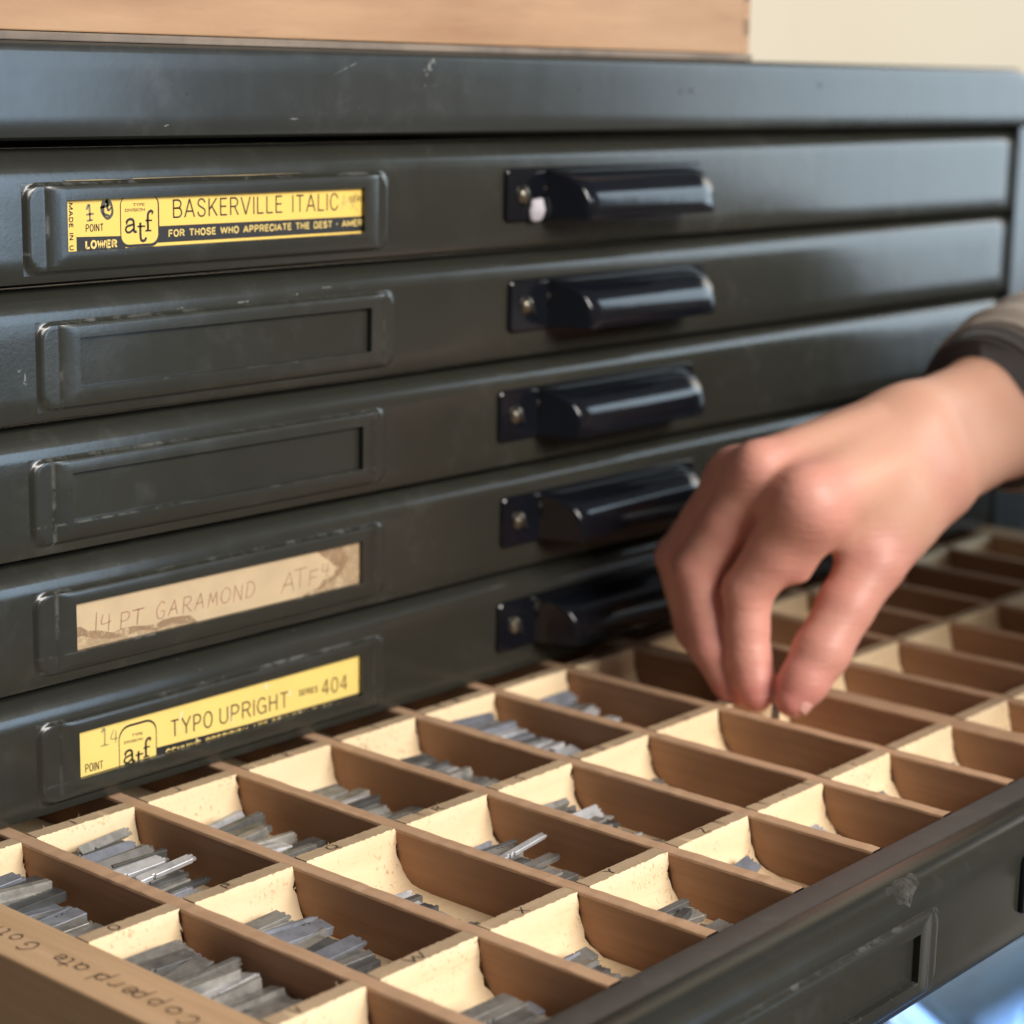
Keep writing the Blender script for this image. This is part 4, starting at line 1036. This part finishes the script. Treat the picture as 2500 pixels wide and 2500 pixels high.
NAIL = plain('fingernail', (0.76, 0.40, 0.34), .35, var=.06, nscale=80)
for tip, prev, r_, side in ((HAND['thumb'][-1], HAND['thumb'][-2], .182, CR * .90 - CF * .30 + CU * .20),):
    a_ = (Vector(tip[:3]) - Vector(prev[:3])).normalized(); n_v = (side - a_ * side.dot(a_)).normalized(); b_v = a_.cross(n_v)
    c_v = Vector(tip[:3]) - a_ * .045
    mb = MB(); rows = []
    for i in range(9):
        u = -1 + 2 * i / 8; row = []
        for j in range(9):
            v = -1 + 2 * j / 8; wv_ = .118 * (1 - .22 * max(0, u) ** 2 - .35 * max(0, -u) ** 3)
            d_ = r_ * .99 - .022 * max(0, u) ** 2
            th = v * wv_ / r_
            row.append(tuple(c_v + a_ * (u * .115) + n_v * (d_ * math.cos(th) + (.008 - .014 * abs(v) ** 4 - .012 * max(0, -u) ** 4)) + b_v * (d_ * math.sin(th))))
        rows.append(row)
    mb.grid(rows); mb.obj('nail', NAIL, person, smooth=True)
def tube(path, n=28, seed=0, fold=.05, squash=(1, 1)):
    """cloth tube along points (x, y, z, r) with soft folds"""
    rg = random.Random(seed); ph = [rg.uniform(0, 6.28) for _ in range(8)]
    pts = [Vector(p[:3]) for p in path]; rows = []
    # densify
    dense = []
    for i in range(len(path) - 1):
        k = 10
        for q in range(k): t = q / k; dense.append((pts[i].lerp(pts[i + 1], t), path[i][3] + (path[i + 1][3] - path[i][3]) * t))
    dense.append((pts[-1], path[-1][3]))
    for i, (p, r) in enumerate(dense):
        a = dense[max(0, i - 1)][0]; b = dense[min(len(dense) - 1, i + 1)][0]; d = (b - a).normalized()
        up = Vector((0, 0, 1)) if abs(d.z) < .9 else Vector((0, 1, 0))
        s_ = d.cross(up).normalized(); u = s_.cross(d).normalized(); row = []
        for j in range(n):
            th = 2 * math.pi * j / n
            f = 1 + fold * (math.sin(i * .9 + 2 * math.sin(th + ph[0]) + ph[1]) * .6 + math.sin(i * .5 + 3 * th + ph[2]) * .5 + math.sin(1.7 * i - 2 * th + ph[3]) * .35)
            q = p + (s_ * math.cos(th) * squash[0] + u * math.sin(th) * squash[1]) * r * f
            row.append(tuple(q))
        rows.append(row)
    return rows
def cloth(name, base, scale=900, var=.25, bmp=.4):
    m, nt, p = new_mat(name); v = coords(nt, (1, 1, 1), False)
    n = noise(nt, v, 40, 5, .6); wv = noise(nt, coords(nt, (1, 1, 3.5), False), scale, 2, .7)
    c = mixc(nt, n, tuple(x * (1 - var) for x in base), tuple(x * (1 + var) for x in base))
    nt.links.new(c, p.inputs['Base Color']); p.inputs['Roughness'].default_value = .9; p.inputs['Sheen Weight'].default_value = .2
    nt.links.new(bump(nt, wv, bmp, .0006), p.inputs['Normal']); return m
SLEEVE = cloth('taupe_cloth', (.42, .36, .31)); CUFFM = cloth('dark_cuff_cloth', (.050, .043, .043)); DENIM = cloth('blue_denim', (.030, .088, .215), 700, .6)
# cuff: dark rolled band round the wrist, sleeve behind it up to the shoulder
ax = (Vector((17.5, -2.85, -1.30)) - Vector((13.50, -2.59, -2.04))).normalized()
c0 = Vector((13.42, -2.60, -2.06))
def ring_pts(c, r): return (c.x, c.y, c.z, r)
band = tube([ring_pts(c0 + ax * .30, .70), ring_pts(c0 + ax * .04, .70), ring_pts(c0, .75), ring_pts(c0 + ax * .06, .80), ring_pts(c0 + ax * .40, .83)], 32, 4, .02)
mb = MB(); mb.grid(band, closed=True); mb.obj('cuff', CUFFM, person, smooth=True)
slv = tube([ring_pts(c0 + ax * .28, .80), ring_pts(c0 + ax * .30, .88), ring_pts(c0 + ax * .9, .93), ring_pts(c0 + ax * 2.2, 1.0), (17.9, -3.1, -1.5, 1.15), (19.2, -4.0, -2.3, 1.6), (19.2, -5.8, -1.9, 1.7), (17.8, -8.0, -.3, 1.7)], 32, 9, .045)
mb = MB(); mb.grid(slv, closed=True); mb.poly(slv[-1]); mb.obj('sleeve', SLEEVE, person, smooth=True)
tor = tube([(16.0, -10.0, -10.8, 3.4), (15.9, -9.9, -7, 3.2), (15.8, -9.8, -4, 3.3), (15.7, -9.6, -1, 3.4), (15.9, -9.6, 1.4, 3.0), (15.9, -9.6, 2.5, 1.4)], 32, 11, .03, (1, 1))
mb = MB(); mb.grid(tor, closed=True); mb.poly(tor[0][::-1]); mb.poly(tor[-1]); mb.obj('shirt', SLEEVE, person, smooth=True)
leg = tube([(15.4, -9.4, -10.8, 2.6), (15.5, -5.6, -10.5, 2.4), (15.4, -2.9, -10.0, 2.05), (14.9, -2.6, -10.6, 1.95), (14.8, -2.7, -12.5, 1.7), (15.0, -3.2, -17, 1.5), (15.1, -3.4, -21.0, 1.25)], 36, 21, .035)
mb = MB(); mb.grid(leg, closed=True); mb.poly(leg[0][::-1]); mb.poly(leg[-1]); mb.obj('trouser_leg', DENIM, person, smooth=True)
leg = tube([(18.6, -9.6, -10.8, 2.6), (19.8, -6.4, -10.4, 2.4), (20.6, -3.4, -10.2, 2.0), (20.4, -3.0, -11.2, 1.9), (20.5, -3.3, -17, 1.5), (20.6, -3.5, -21.0, 1.25)], 36, 22, .035)
mb = MB(); mb.grid(leg, closed=True); mb.poly(leg[0][::-1]); mb.poly(leg[-1]); mb.obj('trouser_leg', DENIM, person, smooth=True)
# the sort being picked up, between finger and thumb
place_sort((10.205, -2.395, -4.52), (0.2, RAD(78), 0.9), 0, 'blue', 'metal type sort pinched between finger and thumb of the hand', None)
print('sorts', NT, 'hand', len(HV))
